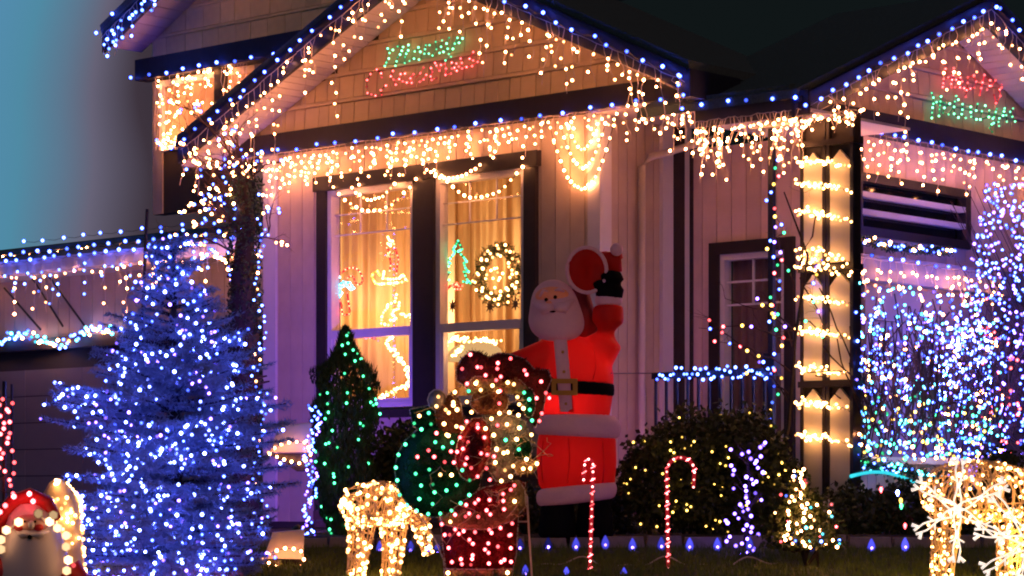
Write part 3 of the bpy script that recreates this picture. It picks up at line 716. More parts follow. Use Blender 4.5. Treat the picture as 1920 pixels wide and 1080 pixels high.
# swags
def swag(fr, x0, y0, x1, y1, sag, o, label, n=16, r=.0145, col='warm'):
    a, b = fr.at(x0, y0, o), fr.at(x1, y1, o); pts = []
    for i in range(n + 1):
        t = i / n; p = a.lerp(b, t); p.z -= sag * (1 - (2 * t - 1) ** 2); pts.append(p)
    return light_string('light_swag', label, 'drooping swags of warm lights', [pts], [p + Vector((0, 0, U(-.008, .008))) for p in pts], r, col, False)
swag(A, 1032, 240, 1150, 235, .50, .06, 'deep outer swag of warm lights on the wall right of the window', 18)
swag(A, 1052, 238, 1135, 232, .34, .06, 'middle swag of warm lights on the wall right of the window', 14)
swag(A, 1066, 236, 1120, 232, .20, .06, 'small inner swag of warm lights on the wall right of the window', 9)
swag(A, 625, 352, 780, 335, .24, .075, 'swag of warm lights across the top of the left window', 14)
swag(A, 660, 352, 740, 345, .12, .075, 'short upper swag of warm lights on the left window', 11)
swag(A, 828, 330, 980, 312, .22, .075, 'swag of warm lights across the top of the right window', 14)
swag(A, 800, 318, 900, 308, .10, .09, 'short warm light swag over the mullion of the double window', 12)
# rakes of the front gable
gA = 1.62
def rake_string(fr, a0, a1, top, o, label, prob=1, drop=(.03, .55), step=.078, dz=-.10):
    p0 = (a0, top(a0) + dz); p1 = (a1, top(a1) + dz)
    return icicles(fr, p0, p1, o, 'icicle_lights', label, GI, step, bs=.12, jit=.035, prob=prob, r=.0125, dense=lambda t: U(*drop) * (1.7 if rnd.random() < .3 else 1))
rake_string(A, 4.55, 3.0, topA, .53, 'warm icicle lights on the lower left slope of the front gable', .85)
rake_string(A, 3.0, 1.62, topA, .53, 'warm icicle lights on the upper left slope of the front gable', .9)
rake_string(A, -1.28, .3, topA, .53, 'warm icicle lights on the lower right slope of the front gable', .95, (.03, .55), .075)
rake_string(A, .3, 1.62, topA, .53, 'warm icicle lights on the upper right slope of the front gable', .9)
rake_string(Bf, -1.45, 0.0, topB, .53, 'warm icicle lights on the lower left slope of the right gable', .8, (.03, .5))
rake_string(Bf, 0.0, 1.22, topB, .53, 'warm icicle lights on the upper left slope of the right gable', .9, (.03, .55))
rake_string(Bf, 2.6, 1.22, topB, .53, 'warm icicle lights on the right slope of the right gable', .9, (.03, .4))
icicles(A, (-2.2, 3.20), (-1.2, 3.2), .32, 'icicle_lights', 'thick warm icicle lights under the low porch eave between the gables', GI, .03, dense=lambda t: U(.15, .48), bs=.085)
icicles(A, (-1.3, 3.42), (-.95, 3.42), .25, 'icicle_lights', 'warm icicle lights bunched where the gable meets the porch eave', GI, .03, drop=(.15, .5), bs=.09)
icicles(A, (-2.7, 3.14), (-2.1, 3.14), .33, 'icicle_lights', 'bright warm light bunch at the top of the porch columns', GI, .03, drop=(.03, .15), bs=.05)
icicles(Bf, (-1.2, 3.22), (.6, 3.22), .16, 'icicle_lights', 'warm icicle lights under the left half of the right gable beam', GI, .085, drop=(.08, .42), bs=.09)
icicles(Bf, (.6, 3.22), (3.0, 3.22), .16, 'icicle_lights', 'warm icicle lights under the right half of the right gable beam', GI, .085, drop=(.08, .42), bs=.09)
icicles(Bf, (-.55, 2.22), (1.9, 2.22), .20, 'icicle_lights', 'pinkish icicle lights hanging from the beam over the light net', GI, .10, drop=(.08, .34), bs=.09)
# blue bulbs
blueline(A, (4.6, topA(4.6) - .06), (1.64, topA(1.64) - .06), .55, 'large blue bulbs along the left slope of the front gable', .165)
blueline(A, (1.55, topA(1.55) - .06), (-1.28, topA(-1.28) - .06), .55, 'large blue bulbs along the right slope of the front gable', .19)
blueline(A, (4.35, 3.455), (-1.2, 3.455), .13, 'large blue bulbs along the beam under the front gable', .235, .018)
blueline(A, (-1.3, 3.33), (-2.2, 3.29), .33, 'large blue bulbs along the porch eave between the gables', .2)
blueline(Bf, (-1.45, topB(-1.45) - .06), (1.2, topB(1.2) - .06), .55, 'large blue bulbs along the left slope of the right gable', .175)
blueline(Bf, (1.28, topB(1.28) - .06), (3.0, topB(3.0) - .06), .55, 'large blue bulbs along the right slope of the right gable', .16)
blueline(Bf, (-1.2, 3.23), (3.1, 3.23), .16, 'large blue bulbs along the beam under the right gable', .185)
blueline(Bf, (-.5, 2.25), (1.45, 2.22), .22, 'violet blue bulbs along the beam over the light net', .20)
blueline(A, (-1.26, 3.52), (-1.29, 3.28), .56, 'short blue bulb run down the gutter end by the porch', .07, .016)
blueline(A, (uL + .1, zb - .2), (4.0, zb - .2), Uo + .17, 'large blue bulbs along the upstairs beam on the left', .25, .021)
blueline(A, (q0[0], q0[1] + .0), (5.2, lerp(q0[1], q1[1], (q0[0] - 5.2) / (q0[0] - q1[0]))), Uo + .6, 'blue bulbs on the upstairs roof slope at the top left', .3, .021)
rk = lambda a: lerp(q0[1], q1[1], (q0[0] - a) / (q0[0] - q1[0]))
icicles(A, (q0[0], q0[1] - .06), (6.6, rk(6.6) - .06), Uo + .57, 'icicle_lights', 'pale icicle lights on the upstairs roof slope at the top left', GI, .07, drop=(.05, .35), bs=.1, r=.02, col='cool')
icicles(A, (6.4, rk(6.4) - .1), (3.2, rk(3.2) - .1), Uo + .57, 'icicle_lights', 'sparse icicle lights across the upstairs shingles', GI, .13, drop=(.05, .4), bs=.15, r=.017)
# net of warm lights on the upstairs window
wb = []; wires = []
for a_, b_, k in ((uw0, uw1, 110), (v0 + .05, v1, 40)):
    for i in range(k): wb.append(A.P(U(a_, b_), U(3.95, 4.7) + .0, Uo + U(.06, .1)))
    for i in range(9):
        t = i / 8; wires.append(wob(A.P(lerp(a_, b_, t), 4.7, Uo + .08), A.P(lerp(a_, b_, min(1, t + .3)), 3.95, Uo + .08), 6, .02))
light_string('net_lights', 'net of warm lights over the upstairs window at the left', None, wires, wb, .0135, 'warm', False, wmat='wirew')
# garage strings
icicles(A, (gL, z_eave + .40), (5.6, z_eave + .40), Go - 1.2, 'icicle_lights', 'pale icicle lights along the top of the garage roof', GI, .10, drop=(.1, .45), bs=.12, r=.016, col='cool')
icicles(A, (gL, z_eave + .22), (4.6, z_eave + .22), Go - .3, 'icicle_lights', 'mixed warm strand lying half way up the garage roof', GI, .12, drop=(.02, .12), bs=.06, r=.016, col='warm')
blueline(A, (10.5, z_eave + .16), (4.4, z_eave + .16), Go + .1, 'large blue bulbs half way up the garage roof', .24, .022)
icicles(A, (11.0, z_eave - .02), (4.2, z_eave - .02), Go + .44, 'icicle_lights', 'pale warm icicle lights hanging from the garage eave', GI, .19, drop=(.1, .62), bs=.14, r=.0165, col='warm')
icicles(A, (11.0, z_eave + .0), (4.2, z_eave + .0), Go + .45, 'icicle_lights', 'bluish white icicle lights mixed into the garage eave string', GI, .16, drop=(.05, .5), bs=.13, r=.0165, col='cool')
blueline(A, (10.5, z_eave + .03), (4.2, z_eave + .03), Go + .45, 'large blue bulbs along the garage eave', .21, .022)
blueline(A, (10.5, z_eave + .5), (5.6, z_eave + .5), Go - 1.2, 'large blue bulbs along the top of the garage roof', .35, .022)
pts = [A.at(lerp(0, 210, t), 640 - 12 * sin(t * 9) - 14 * t, Go + .12) for t in [i / 60 for i in range(61)]]
light_string('rope_garland_lights', 'cool white light rope along the dark beam over the garage door', None, [pts], [(p + Vector((0, 0, U(-.05, .05))), rnd.choice(('cool', 'cool', 'cyan', 'warm'))) for p in pts], .022)

# signs made of bulbs
def sign(fr, o, x0, y0, k, words, name, label, step_r=.0105):
    pos = [fr.at(x0 + x / k, y0 + y / k, o) for w in words for L in w[1] for pl in L for x, y in pl]
    c = sum(pos, Vector()) / len(pos)
    root = thing(name, label, 'light sign', c)
    for col, letters in words:
        for L in letters:
            b = MB()
            for pl in L:
                pp = [fr.at(x0 + x / k, y0 + y / k, o - .012) for x, y in pl]
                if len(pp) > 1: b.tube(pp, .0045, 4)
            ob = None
            if b.v: ob = b.build('letter', E['tube' if col == 'red' else 'greenhalo'], root)  # letter strokes made to glow in place of the halo round the bulbs
            for pl in L:
                for x, y in pl: link('bulb', bulb_mesh('mini', 'sign' + col, step_r * 1.15), fr.at(x0 + x / k, y0 + y / k, o), ob or root)
merry = [[[(372,532),(392,485),(425,430),(435,355),(410,295),(480,315)],[(515,528),(530,468),(545,415),(577,375),(600,325),(617,275),(545,268)],[(690,248),(687,320),(660,365),(645,410),(640,492),(705,463)]],
 [[(705,463),(765,432),(833,445)],[(775,335),(825,280),(850,340)]],
 [[(925,250),(915,305),(905,365),(965,365)],[(925,250),(975,250)]],
 [[(1015,390),(1068,305),(1058,205),(1145,185),(1130,272)]],
 [[(1110,355),(1162,340),(1220,298),(1205,228),(1240,150)],[(1420,158),(1372,218),(1315,230),(1290,300),(1235,370),(1265,405),(1190,455)],[(1352,150),(1315,230)]]]
xmas = [[[(330,685),(322,630),(262,577),(178,640),(132,720),(125,810),(137,895),(190,915),(245,932),(330,922),(318,858),(385,795)]],
 [[(480,598),(452,670),(490,715),(520,782)],[(490,715),(565,708),(585,640),(643,633)]],
 [[(612,738),(668,755),(733,758),(717,697),(757,640)]],[[(800,680),(850,628),(895,553)]],[[(843,745),(895,712),(930,650)]],
 [[(995,560),(1015,610),(990,670),(1005,720),(1065,692)]],
 [[(1050,490),(1068,525),(1108,592),(1130,518),(1183,500),(1198,565),(1190,652)],[(1190,652),(1265,632)]],
 [[(1337,497),(1275,485),(1278,565),(1310,555),(1342,595)]],
 [[(1395,430),(1410,490),(1370,540),(1415,565),(1475,545),(1550,532),(1625,475),(1563,455),(1515,432),(1565,342)]]]
sign(A, .10, 670, 50, 7.2, [('green', merry), ('red', xmas)], 'merry_christmas_sign', 'green and red light-up lettering "Merry Christmas" on the front gable')
happy = [[[(358,197),(348,258),(336,323),(328,378),(322,425)],[(460,190),(455,275),(440,335),(430,388),(435,432)],[(336,323),(390,305),(440,335)]],
 [[(490,335),(545,305),(567,358),(540,430),(478,428)]],
 [[(640,303),(637,372),(625,465),(612,550)],[(640,303),(715,282),(745,360),(722,435),(672,447),(592,442)]],
 [[(850,275),(825,368),(808,440),(790,530)],[(850,275),(920,342),(915,412),(883,460)]],
 [[(990,342),(940,412)],[(1092,330),(1070,388),(1112,412),(1068,432),(1043,458),(1050,540),(1015,608),(995,630),(972,528)]]]
holi = [[[(182,503),(203,560),(203,638),(193,687),(187,750),(183,818)],[(300,547),(293,608),(287,660),(280,708),(273,793)],[(203,638),(243,618),(293,608),(342,628)]],
 [[(410,638),(342,690),(325,755),(395,773),(465,678)]],
 [[(493,540),(518,587),(475,610),(465,678),(465,765),(520,813)]],[[(572,643),(570,713),(562,770),(613,818)]],
 [[(677,678),(677,745),(680,802),(748,835)],[(745,725),(763,640)]],
 [[(860,663),(818,733),(797,838),(905,805),(910,722)]],
 [[(1005,703),(993,742),(970,808),(955,825)],[(1038,822),(1027,868),(968,882),(942,897),(912,943),(948,995)],[(1027,868),(1035,918)]],
 [[(1105,697),(1097,735),(1125,783),(1132,865)],[(1097,735),(1085,787)]],[[(1212,697),(1175,740),(1203,802),(1237,863)]]]
sign(Bf, .11, 1720, 100, 6.75, [('red', happy), ('green', holi)], 'happy_holidays_sign', 'red and green light-up lettering "Happy Holidays" on the right gable')

# ------------------------------------------------------------------ figures inside the window (lights behind the pane)
def wfig(name, label, strokes, group='light-up figures hung behind the window panes', o=-.09, r=.0125, cat='window light'):
    allp = [A.at(610 + x / 4.91, 420 + y / 4.91, o) for c, pl in strokes for x, y in pl]
    c = sum(allp, Vector()) / len(allp); root = thing(name, label, cat, c, group)
    w = MB(); byc = {}
    for col, pl in strokes:
        pp = [A.at(610 + x / 4.91, 420 + y / 4.91, o - .008) for x, y in pl]
        if len(pp) > 1 and col in ('ruby', 'green'): MB().tube(pp, .0085, 5).build('halo_stroke', E['tube' if col == 'ruby' else 'greenhalo'], root)  # glowing strokes added as the halo of the red and green bulbs
        elif len(pp) > 1: w.tube(pp, .0045, 4)
        byc.setdefault(col, []).extend([A.at(610 + x / 4.91, 420 + y / 4.91, o) for x, y in pl])
    if w.v: w.build('frame', M['gold'], root)
    for col, ps in byc.items():
        for p in ps: link('bulb', bulb_mesh('mini', col, r), p, root)
def dens(pl, k=1):
    out = []
    for i in range(len(pl) - 1):
        for j in range(k + 1): out.append((lerp(pl[i][0], pl[i + 1][0], j / (k + 1)), lerp(pl[i][1], pl[i + 1][1], j / (k + 1))))
    return out + [pl[-1]]
wfig('candy_cane_light', 'red candy cane of small lights with a pale green bow in the left window', [
    ('ruby', [(150,450),(185,420),(222,405),(255,403),(290,412),(318,440),(338,478),(343,520),(330,550),(298,558),(270,530),(262,490),(235,478),(205,497)]),
    ('ruby', [(203,635),(212,712),(220,755),(225,800),(218,828),(180,838),(157,828),(152,790),(148,750),(140,708)]),
    ('cyan', dens([(75,490),(130,490),(105,520),(130,560),(165,530),(195,555),(150,580),(120,600),(150,635),(125,675),(105,640)])), ('cyan', dens([(190,540),(225,540),(262,590),(235,603),(205,575)]))])
wfig('candle_light', 'candle of red lights on a yellow curled holder in the left window', [
    ('hot', dens([(575,120),(590,150),(620,160),(632,185),(575,180),(600,200)])), ('ruby', [(565,220),(595,255),(590,300),(600,343),(600,385),(592,430)]), ('ruby', [(635,215),(652,245),(663,290),(675,327),(663,370),(658,412),(655,455)]),
    ('amber', dens([(500,470),(480,435),(440,450),(430,480),(440,510),(462,545),(500,555)])), ('hot', dens([(500,555),(560,548),(620,543),(680,540),(755,522)], 2)), ('hot', dens([(540,440),(530,500),(600,510),(680,500),(715,465),(740,510)], 2))])
wfig('bell_light', 'cluster of warm lights shaped like a bell above the left window rail', [
    ('hot', dens([(655,650),(640,715),(575,745),(568,775),(535,815),(520,855),(515,915),(580,930)])), ('hot', dens([(680,725),(675,780),(635,795),(610,830),(640,860),(660,880),(600,885)])), ('hot', dens([(690,830),(720,830),(740,850),(775,835),(790,890)]))])
wfig('tree_light', 'green fir tree outline of small lights with a red pot in the right window', [
    ('green', dens([(1222,155),(1195,205),(1172,235),(1195,255),(1172,290),(1127,345),(1152,362),(1120,415),(1105,440),(1148,445),(1095,525),(1140,515),(1093,570)])),
    ('green', dens([(1222,155),(1260,232),(1225,252),(1275,308),(1300,345),(1275,360),(1290,405),(1318,440),(1275,440),(1305,510),(1335,545),(1270,530)])),
    ('ruby', dens([(1125,600),(1150,570),(1190,570),(1210,545),(1245,600),(1190,600),(1170,550),(1260,570)]))])
def zig(x0, y0, x1, y1, n, amp): return [(lerp(x0, x1, i / n) + U(-amp, amp), lerp(y0, y1, i / n) + U(-amp, amp)) for i in range(n + 1)]
wfig('gold_light_garland', 'curling garland of gold lights in the lower left window', [
    ('hot', zig(640, 1000, 560, 1090, 14, 20)), ('hot', zig(560, 1100, 760, 1330, 32, 22)), ('hot', zig(760, 1330, 770, 1480, 18, 18)), ('hot', zig(770, 1480, 500, 1600, 30, 26)), ('red', zig(320, 1020, 470, 1060, 16, 22))])
wfig('lamp_cluster_light', 'bright heap of warm lights in the lower right window', [
    ('hot', zig(1090, 1110, 1230, 1040, 24, 22)), ('hot', zig(1230, 1060, 1600, 1090, 40, 26)), ('hot', zig(1110, 1150, 1090, 1450, 26, 18)), ('hot', zig(1180, 1200, 1260, 1120, 22, 20))], o=-.12)
ls = thing('dome_lampshade', 'glowing cream domed lampshade in the lower right window', 'lamp', A.at(875, 700, -.12))
c = A.at(890, 668, -.17); lsb = MB(); lsb.loft([[c + A.S * (cos(2 * pi * j / 20) * r_q) + A.N * (sin(2 * pi * j / 20) * .035) + Vector((0, 0, h_q)) for j in range(20)] for r_q, h_q in ((.33, -.04), (.325, 0), (.30, .05), (.24, .09), (.15, .12), (.03, .13))]); lsb.build('shade', E['screen'], ls, smooth=True)
MB().lathe(c + Vector((0, 0, -.4)), [(.10, 0), (.03, .05), (.025, .35)], 10).build('stand', M['gold'], ls)
# wreath
wc = A.at(610 + 1600 / 4.91, 420 + 470 / 4.91, -.11)
wr_ = thing('wreath', 'round green wreath with warm white lights hanging in the right window', 'wreath', wc)
b = MB()
for i in range(1500):
    th = U(0, 2 * pi); R = .22 + U(-.055, .055); p = wc + A.S * (cos(th) * R) + Vector((0, 0, sin(th) * R)) + A.N * U(-.03, .03)
    d = Vector((U(-1, 1), U(-1, 1), U(-1, 1))).normalized() * .04; e = d.cross(Vector((U(-1, 1), U(-1, 1), U(-1, 1)))).normalized() * .006
    b.add([p - e, p + e, p + d], [(0, 1, 2)])
b.build('foliage', M['cedar'], wr_, kind='stuff')
for i in range(62):
    th = 2 * pi * i / 62 + U(-.1, .1); R = U(.15, .28) if i % 6 else U(.02, .12)
    link('bulb', bulb_mesh('mini', 'hot', .0135), wc + A.S * (cos(th) * R) + Vector((0, 0, sin(th) * R)) + A.N * .04, wr_)
for i, (x, y, w) in enumerate(((1170, 755, 'below the fir tree outline'), (1515, 760, 'below the wreath'), (1750, 735, 'at the lower right of the wreath'))):
    c = A.at(610 + x / 4.91, 420 + y / 4.91, -.09); b = MB()
    poly = [(cos(k * pi / 8) * (.055 if k % 2 == 0 else .018), sin(k * pi / 8) * (.055 if k % 2 == 0 else .018)) for k in range(16)]
    fr2 = Fr(Vector((c.x, c.y, 0)), A.S, A.N); b.prism(fr2, [(u, c.z + v) for u, v in poly], -.006, .006)
    b.build('star_ornament', M['brownstar'], label='small brown star ornament in the right window ' + w, cat='ornament', group='brown star ornaments in the right window')
# lights wound round the columns
for k, (y, lab) in enumerate(((300, 'topmost'), (345, 'second'), (400, 'third'), (475, 'fourth'), (497, 'fifth'), (558, 'sixth'), (622, 'seventh'), (690, 'eighth'), (755, 'ninth'), (818, 'lowest'))):
    pts = []; bl = []
    for x0, x1 in ((1492, 1596),):
        nn = 26
        for i in range(nn + 1):
            t = i / nn; x = lerp(x0, x1, t); p = A.at(x, y + 14 * t * t + U(-5, 5) + (U(-10, 10) if k in (3, 4) else 0), .285 + U(0, .02)); pts.append(p)
            if t < .8 or rnd.random() < .5:
                bl.append(p)
                if t < .6 and rnd.random() < .6: bl.append(p + Vector((U(-.01, .01), -.01, U(-.03, .03))))
    light_string('column_light_wrap', lab + ' ring of bright warm lights wound round the porch columns', 'light strings wound round the porch columns', [pts], bl, .0128, 'hot')

# ------------------------------------------------------------------ plants
def rv(): return Vector((U(-1, 1), U(-1, 1), U(-1, 1)))
def leafcloud(b, pts, size, flat=.35, per=1):
    for p in pts:
        for _ in range(per):
            d = rv().normalized() * size * U(.6, 1.2); e = d.cross(rv()).normalized() * size * flat
            q = p + rv() * size * .3
            b.add([q - d * .5, q + e, q + d * .5, q - e], [(0, 1, 2, 3)])
# blue lit spruce
sp = G(325, 1075, 14.2); sp.z = ground_z(14.2)
tree = thing('spruce_tree', 'conical blue spruce covered in blue white lights in front of the garage', 'tree', sp)
H = G(325, 440, 14.2).z - sp.z
b = MB(); b.tube([sp, sp + Vector((0, 0, H * .5)), sp + Vector((0, 0, H * .98))], [.07, .04, .008], 8); b.build('trunk', M['bark'], tree)
fol = MB(); limbs = MB(); tips = []
def srad(t):
    K = ((0, .44), (.12, .50), (.35, .56), (.51, .53), (.67, .38), (.81, .18), (.92, .10), (1, .03))
    for (a0, r0), (a1, r1) in zip(K, K[1:]):
        if t <= a1: return lerp(r0, r1, (t - a0) / (a1 - a0))
    return .03
z = .05
while z < .985:
    nb = int(13 - 7 * z) ; R = srad(z)
    for i in range(nb):
        a = U(0, 2 * pi); L = R * U(.72, 1.22) * (1 + .35 * noise.noise(Vector((cos(a) * 1.5, sin(a) * 1.5, z * 5)))) + .03; up = .10 + .35 * z
        p0 = sp + Vector((0, 0, H * z)); d = Vector((cos(a), sin(a), 0))
        if d.y > .75: continue
        pts = [p0 + d * (L * t) + Vector((0, 0, L * (up * t - .38 * t * t + .25 * t ** 3))) for t in (0, .33, .66, 1)]
        limbs.tube(pts, [.012, .009, .006, .003], 4, cap=False)
        side = Vector((-d.y, d.x, 0))
        m = max(5, int(L / .035))
        for j in range(1, m + 1):
            t = j / m; q = pts[0].lerp(pts[-1], t); q.z = p0.z + L * (up * t - .38 * t * t + .25 * t ** 3)
            wl = .30 * L * (1 - t) + .05
            for sgn in (-1, 1, 0):
                e = q + side * sgn * wl * U(.7, 1.1) + d * wl * (.7 if sgn else .9) + Vector((0, 0, U(-.02, .03)))
                # a needled twig: four crossed needle fans
                ax = (e - q); n_ = max(3, int(ax.length / .018))
                for k in range(n_):
                    c_ = q + ax * (k / n_); 
                    for _ in range(3):
                        nd = (ax.normalized() * .6 + rv()).normalized() * U(.022, .036); w_ = nd.cross(rv()).normalized() * .0032
                        fol.add([c_ - w_, c_ + w_, c_ + nd], [(0, 1, 2)])
                tips.append((e, t))
    z += .022
fol.build('foliage', M['spruce'], tree, kind='stuff'); limbs.build('limb', M['bark'], tree, kind='stuff')
vis = [e for e, t in tips if e.y < sp.y + .12]
rnd.shuffle(vis)
sel = []
for e in vis:
    if all((e - s).length > .028 for s in sel[-400:]): sel.append(e)
    if len(sel) > 700: break
sb = []
for e in sel: sb.append((e + Vector((0, -.015, 0)), rnd.choice(('ice', 'ice', 'ice', 'blue', 'purple'))))
fb_ = [(Vector((sp.x + U(-.45, .45), sp.y - U(.1, .5), ground_z(sp.y) + U(.03, .12))), 'red') for _ in range(90)]
light_string('spruce_foot_lights', 'red bulbs lying round the foot of the spruce', None, [[p for p, c_ in fb_]], fb_, .012)
light_string('spruce_lights', 'blue white light strings wound through the spruce', None, [], sb, .0115)

# dark ivy-covered trunk with bare branches, left corner of the front block
tp = A.at(455, 1000, .75); tp.z = 0
tr_ = thing('bare_tree', 'dark ivy-covered tree trunk with bare branches at the left corner of the front wall', 'tree', tp)
Dt = tp.y
q = lambda x, y, dd=0: G(x, y, Dt + dd)
b = MB(); b.tube([Vector((tp.x, tp.y, 0)), q(455, 800), q(462, 650), q(455, 520), q(462, 420), q(448, 330)], [.16, .13, .12, .11, .09, .05], 10); 
b.build('trunk', M['bark'], tr_, smooth=True)
br = MB(); bends = []
def grow(b, p, d, L, r, lev, acc):
    pts = [p]; n = 4
    for i in range(n):
        d = (d + rv() * .28 + Vector((0, 0, .03))).normalized(); p = p + d * L / n; pts.append(p)
    b.tube(pts, [lerp(r, r * .45, i / n) for i in range(n + 1)], 4, cap=False); acc += pts[1:]
    if lev:
        for i in range(3):
            grow(b, pts[rnd.randint(1, n)], (d + rv() * .8).normalized(), L * U(.5, .75), r * .5, lev - 1, acc)
for i in range(15):
    y = U(300, 520); s = q(U(445, 468), y)
    a = U(-1, 1); grow(br, s, Vector((a * 1.2 - .35, U(-.6, .1), U(.2, 1))).normalized(), U(.28, .55), .013, 3, bends)
for x, y in ((500, 705), (505, 715), (495, 905), (480, 560)):
    br.tube([q(462, y + 25), q(x - 15, y + 3, -.05), q(x, y, -.1)], [.02, .012, .008], 5)
br.build('branch', M['twig'], tr_, kind='stuff')
iv = MB(); lp = []
for i in range(5200):
    y = U(330, 1010); ph = U(0, 6.28); R = .13 + .05 * noise.noise(Vector((y * .02, ph, 0))); c_ = q(458, y)
    lp.append(c_ + Vector((cos(ph) * R, sin(ph) * R, 0)) + rv() * .02)
leafcloud(iv, lp, .035); iv.build('ivy', M['garland'], tr_, kind='stuff')
bl = []
for p in rnd.sample(bends, min(150, len(bends))): bl.append((p + Vector((0, -.01, 0)), rnd.choice(('warm', 'warm', 'warm', 'cool', 'blue'))))
light_string('tree_branch_lights', 'warm and blue lights scattered through the bare branches by the roof corner', None, [], bl, .0155)
bl = []
for i in range(64):
    t = i / 63; y = lerp(400, 1040, t); x = 487 + 8 * sin(t * 23) + U(-8, 8); bl.append((q(x, y, -.2), rnd.choice(('cool', 'cool', 'blue', 'warm'))))
light_string('trunk_edge_lights', 'string of cool white lights running down the right side of the dark trunk', None, [[p for p, c in bl]], bl, .0135)
bl = []
for i in range(46):
    t = i / 45; th = lerp(pi, 0, t); bl.append((A.at(360 - 0 + 75 * -cos(pi - th) * -1, 535 - 70 * sin(th) + U(-10, 10), -.4), rnd.choice(('cool', 'blue', 'warm'))))
light_string('arch_lights', 'arch of blue and white lights around the top of the spruce', None, [[p for p, c in bl]], bl, .018)

# arborvitae with green lights
ap = G(648, 1025, 18.2); ap.z = 0
av = thing('arborvitae', 'dark columnar conifer with green lights left of the light sculpture', 'tree', ap)
Hh = G(655, 634, 18.2).z
b = MB(); b.tube([ap, ap + Vector((0, 0, Hh * .8))], [.04, .01], 6); b.build('trunk', M['bark'], av)
b = MB(); lp = []; surf = []
for i in range(15000):
    t = U(0, 1) ** 1.1; R = .225 * min(1, (t + .2) * 2.4) * min(1, ((1 - t) * 3.0) ** .7) * (1 + .45 * noise.noise(Vector((t * 7, 0, 1))))
    ph = U(0, 2 * pi); R *= 1 + .5 * noise.noise(Vector((cos(ph) * 2, sin(ph) * 2, t * 12)))
    k = U(.7, 1.05); p = ap + Vector((cos(ph) * R * k, sin(ph) * R * k, .05 + Hh * t)); lp.append(p)
    if k > .98 and sin(ph) < -.1: surf.append(p + Vector((cos(ph), sin(ph), 0)) * .015)
for p in lp:
    d = Vector((U(-.5, .5), U(-.5, .5), 1)).normalized() * U(.03, .07); e = d.cross(rv()).normalized() * .007
    b.add([p - e, p + e, p + d], [(0, 1, 2)])
b.build('foliage', M['cedar'], av, kind='stuff')
light_string('arborvitae_lights', 'green light string wound round the dark columnar conifer', None, [], rnd.sample(surf, 62), .0125, 'green', True)

# ladder-like strand with blue lights left of the arborvitae, with two lit shelves
bl = []
for i in range(110):
    t = i / 109; y = lerp(760, 1075, t); x = 588 + 6 * sin(t * 17) - 14 * t; bl.append((G(x + U(-10, 10), y, 17.6), rnd.choice(('cool', 'blue', 'purple', 'cool'))))
light_string('hanging_blue_lights', 'bunched column of blue violet lights between the purple wall and the conifer', None, [[p for p, c in bl[::3]]], bl, .0115)
for x, y, lab, d in ((537, 840, 'upper', 17.7), (525, 1040, 'lower', 15.9)):
    c = G(x, y, d); m = F / d
    rt = thing('lit_planter', lab + ' wedge-shaped pale planter box outlined in warm lights beside the conifer', 'planter', c, 'wedge-shaped planters outlined in lights')
    def w_(dx, dy, dd=0): return G(x + dx, y + dy, d + dd)
    b = MB(); fr0 = [w_(-28, 12), w_(42, 12), w_(42, -2), w_(-28, -2)]
    b.hexa((w_(-30, 8), w_(44, 8), w_(44, 4, .3), w_(-30, 4, .3), w_(-14, -40, .1), w_(46, -46, .1), w_(46, -48, .3), w_(-14, -42, .3))); b.build('box', M['soffit'], rt)
    b = MB(); b.hexa((w_(20, 44), w_(44, 44), w_(44, 44, .2), w_(20, 44, .2), w_(-34, 10, -.02), w_(48, 10, -.02), w_(48, 10, .25), w_(-34, 10, .25))); b.build('bracket', M['trim'], rt)
    out = [w_(-34, 8, -.04), w_(-12, -6, -.04), w_(10, -12, -.04), w_(38, -10, -.04), w_(46, 12, -.04), w_(30, 30, -.04), w_(2, 24, -.04), w_(-30, 12, -.04)]
    light_string('planter_lights', 'warm lights outlining the ' + lab + ' wedge-shaped planter', 'lights outlining the wedge planters', [out + [out[0]]], resample(out + [out[0]], .055), .0125, 'warm')

# shrub with amber lights
def shrub(name, label, blobs, d, n, ms, lights, cat='shrub', leaf=.05):
    c0 = G(blobs[0][0], 1000, d); c0.z = 0
    root = thing(name, label, cat, c0); b = MB(); lp = []; sf = []
    for i in range(n):
        x, y, rx, ry = rnd.choice(blobs); v = rv()
        while v.length > 1: v = rv()
        v = v.normalized() * U(.55, 1.02) * (1 + .45 * noise.noise(v * 3.5 + Vector((x * .01, 0, 0))))
        p = G(x, y, d) + Vector((v.x * rx / F * d, v.y * .35, v.z * ry / F * d))
        if p.z < .02: continue
        lp.append(p)
        if v.y < -.3 and v.length > .93: sf.append(p + Vector((0, -.02, 0)))
    leafcloud(b, lp, leaf); b.build('foliage', M[ms], root, kind='stuff')
    st = MB()
    for i in range(14):
        x, y, rx, ry = rnd.choice(blobs); st.tube([Vector((G(x + U(-20, 20), 0, d).x, d + U(-.1, .1), 0)), G(x + U(-30, 30), y + U(-10, 30), d)], [.015, .006], 5)
    st.build('stem', M['bark'], root, kind='stuff')
    return sf
sfa = shrub('broad_shrub', 'large dark shrub with amber lights right of the inflatable', [(1230, 900, 75, 95), (1300, 850, 90, 85), (1390, 850, 85, 90), (1330, 940, 120, 70), (1440, 920, 70, 80)], 18.1, 15000, 'shrub', None)
sel = [p for p in sfa if True]; rnd.shuffle(sel)
light_string('shrub_lights', 'amber light string in the large dark shrub', None, [], sel[:72], .0095, 'amber')
sfb = shrub('small_conifer', 'small dark conifer with warm white lights at the front right of the shrub', [(1500, 1000, 75, 80), (1490, 950, 40, 60), (1520, 1060, 90, 60)], 15.8, 9000, 'cedar', None, leaf=.035)
sel = sfb; rnd.shuffle(sel)
wl = [(G(1497 + U(-26, 26) * (0.4 + (y - 880) / 200), y, 15.5), 'warm') for y in [880 + i * 3.4 for i in range(44)]]
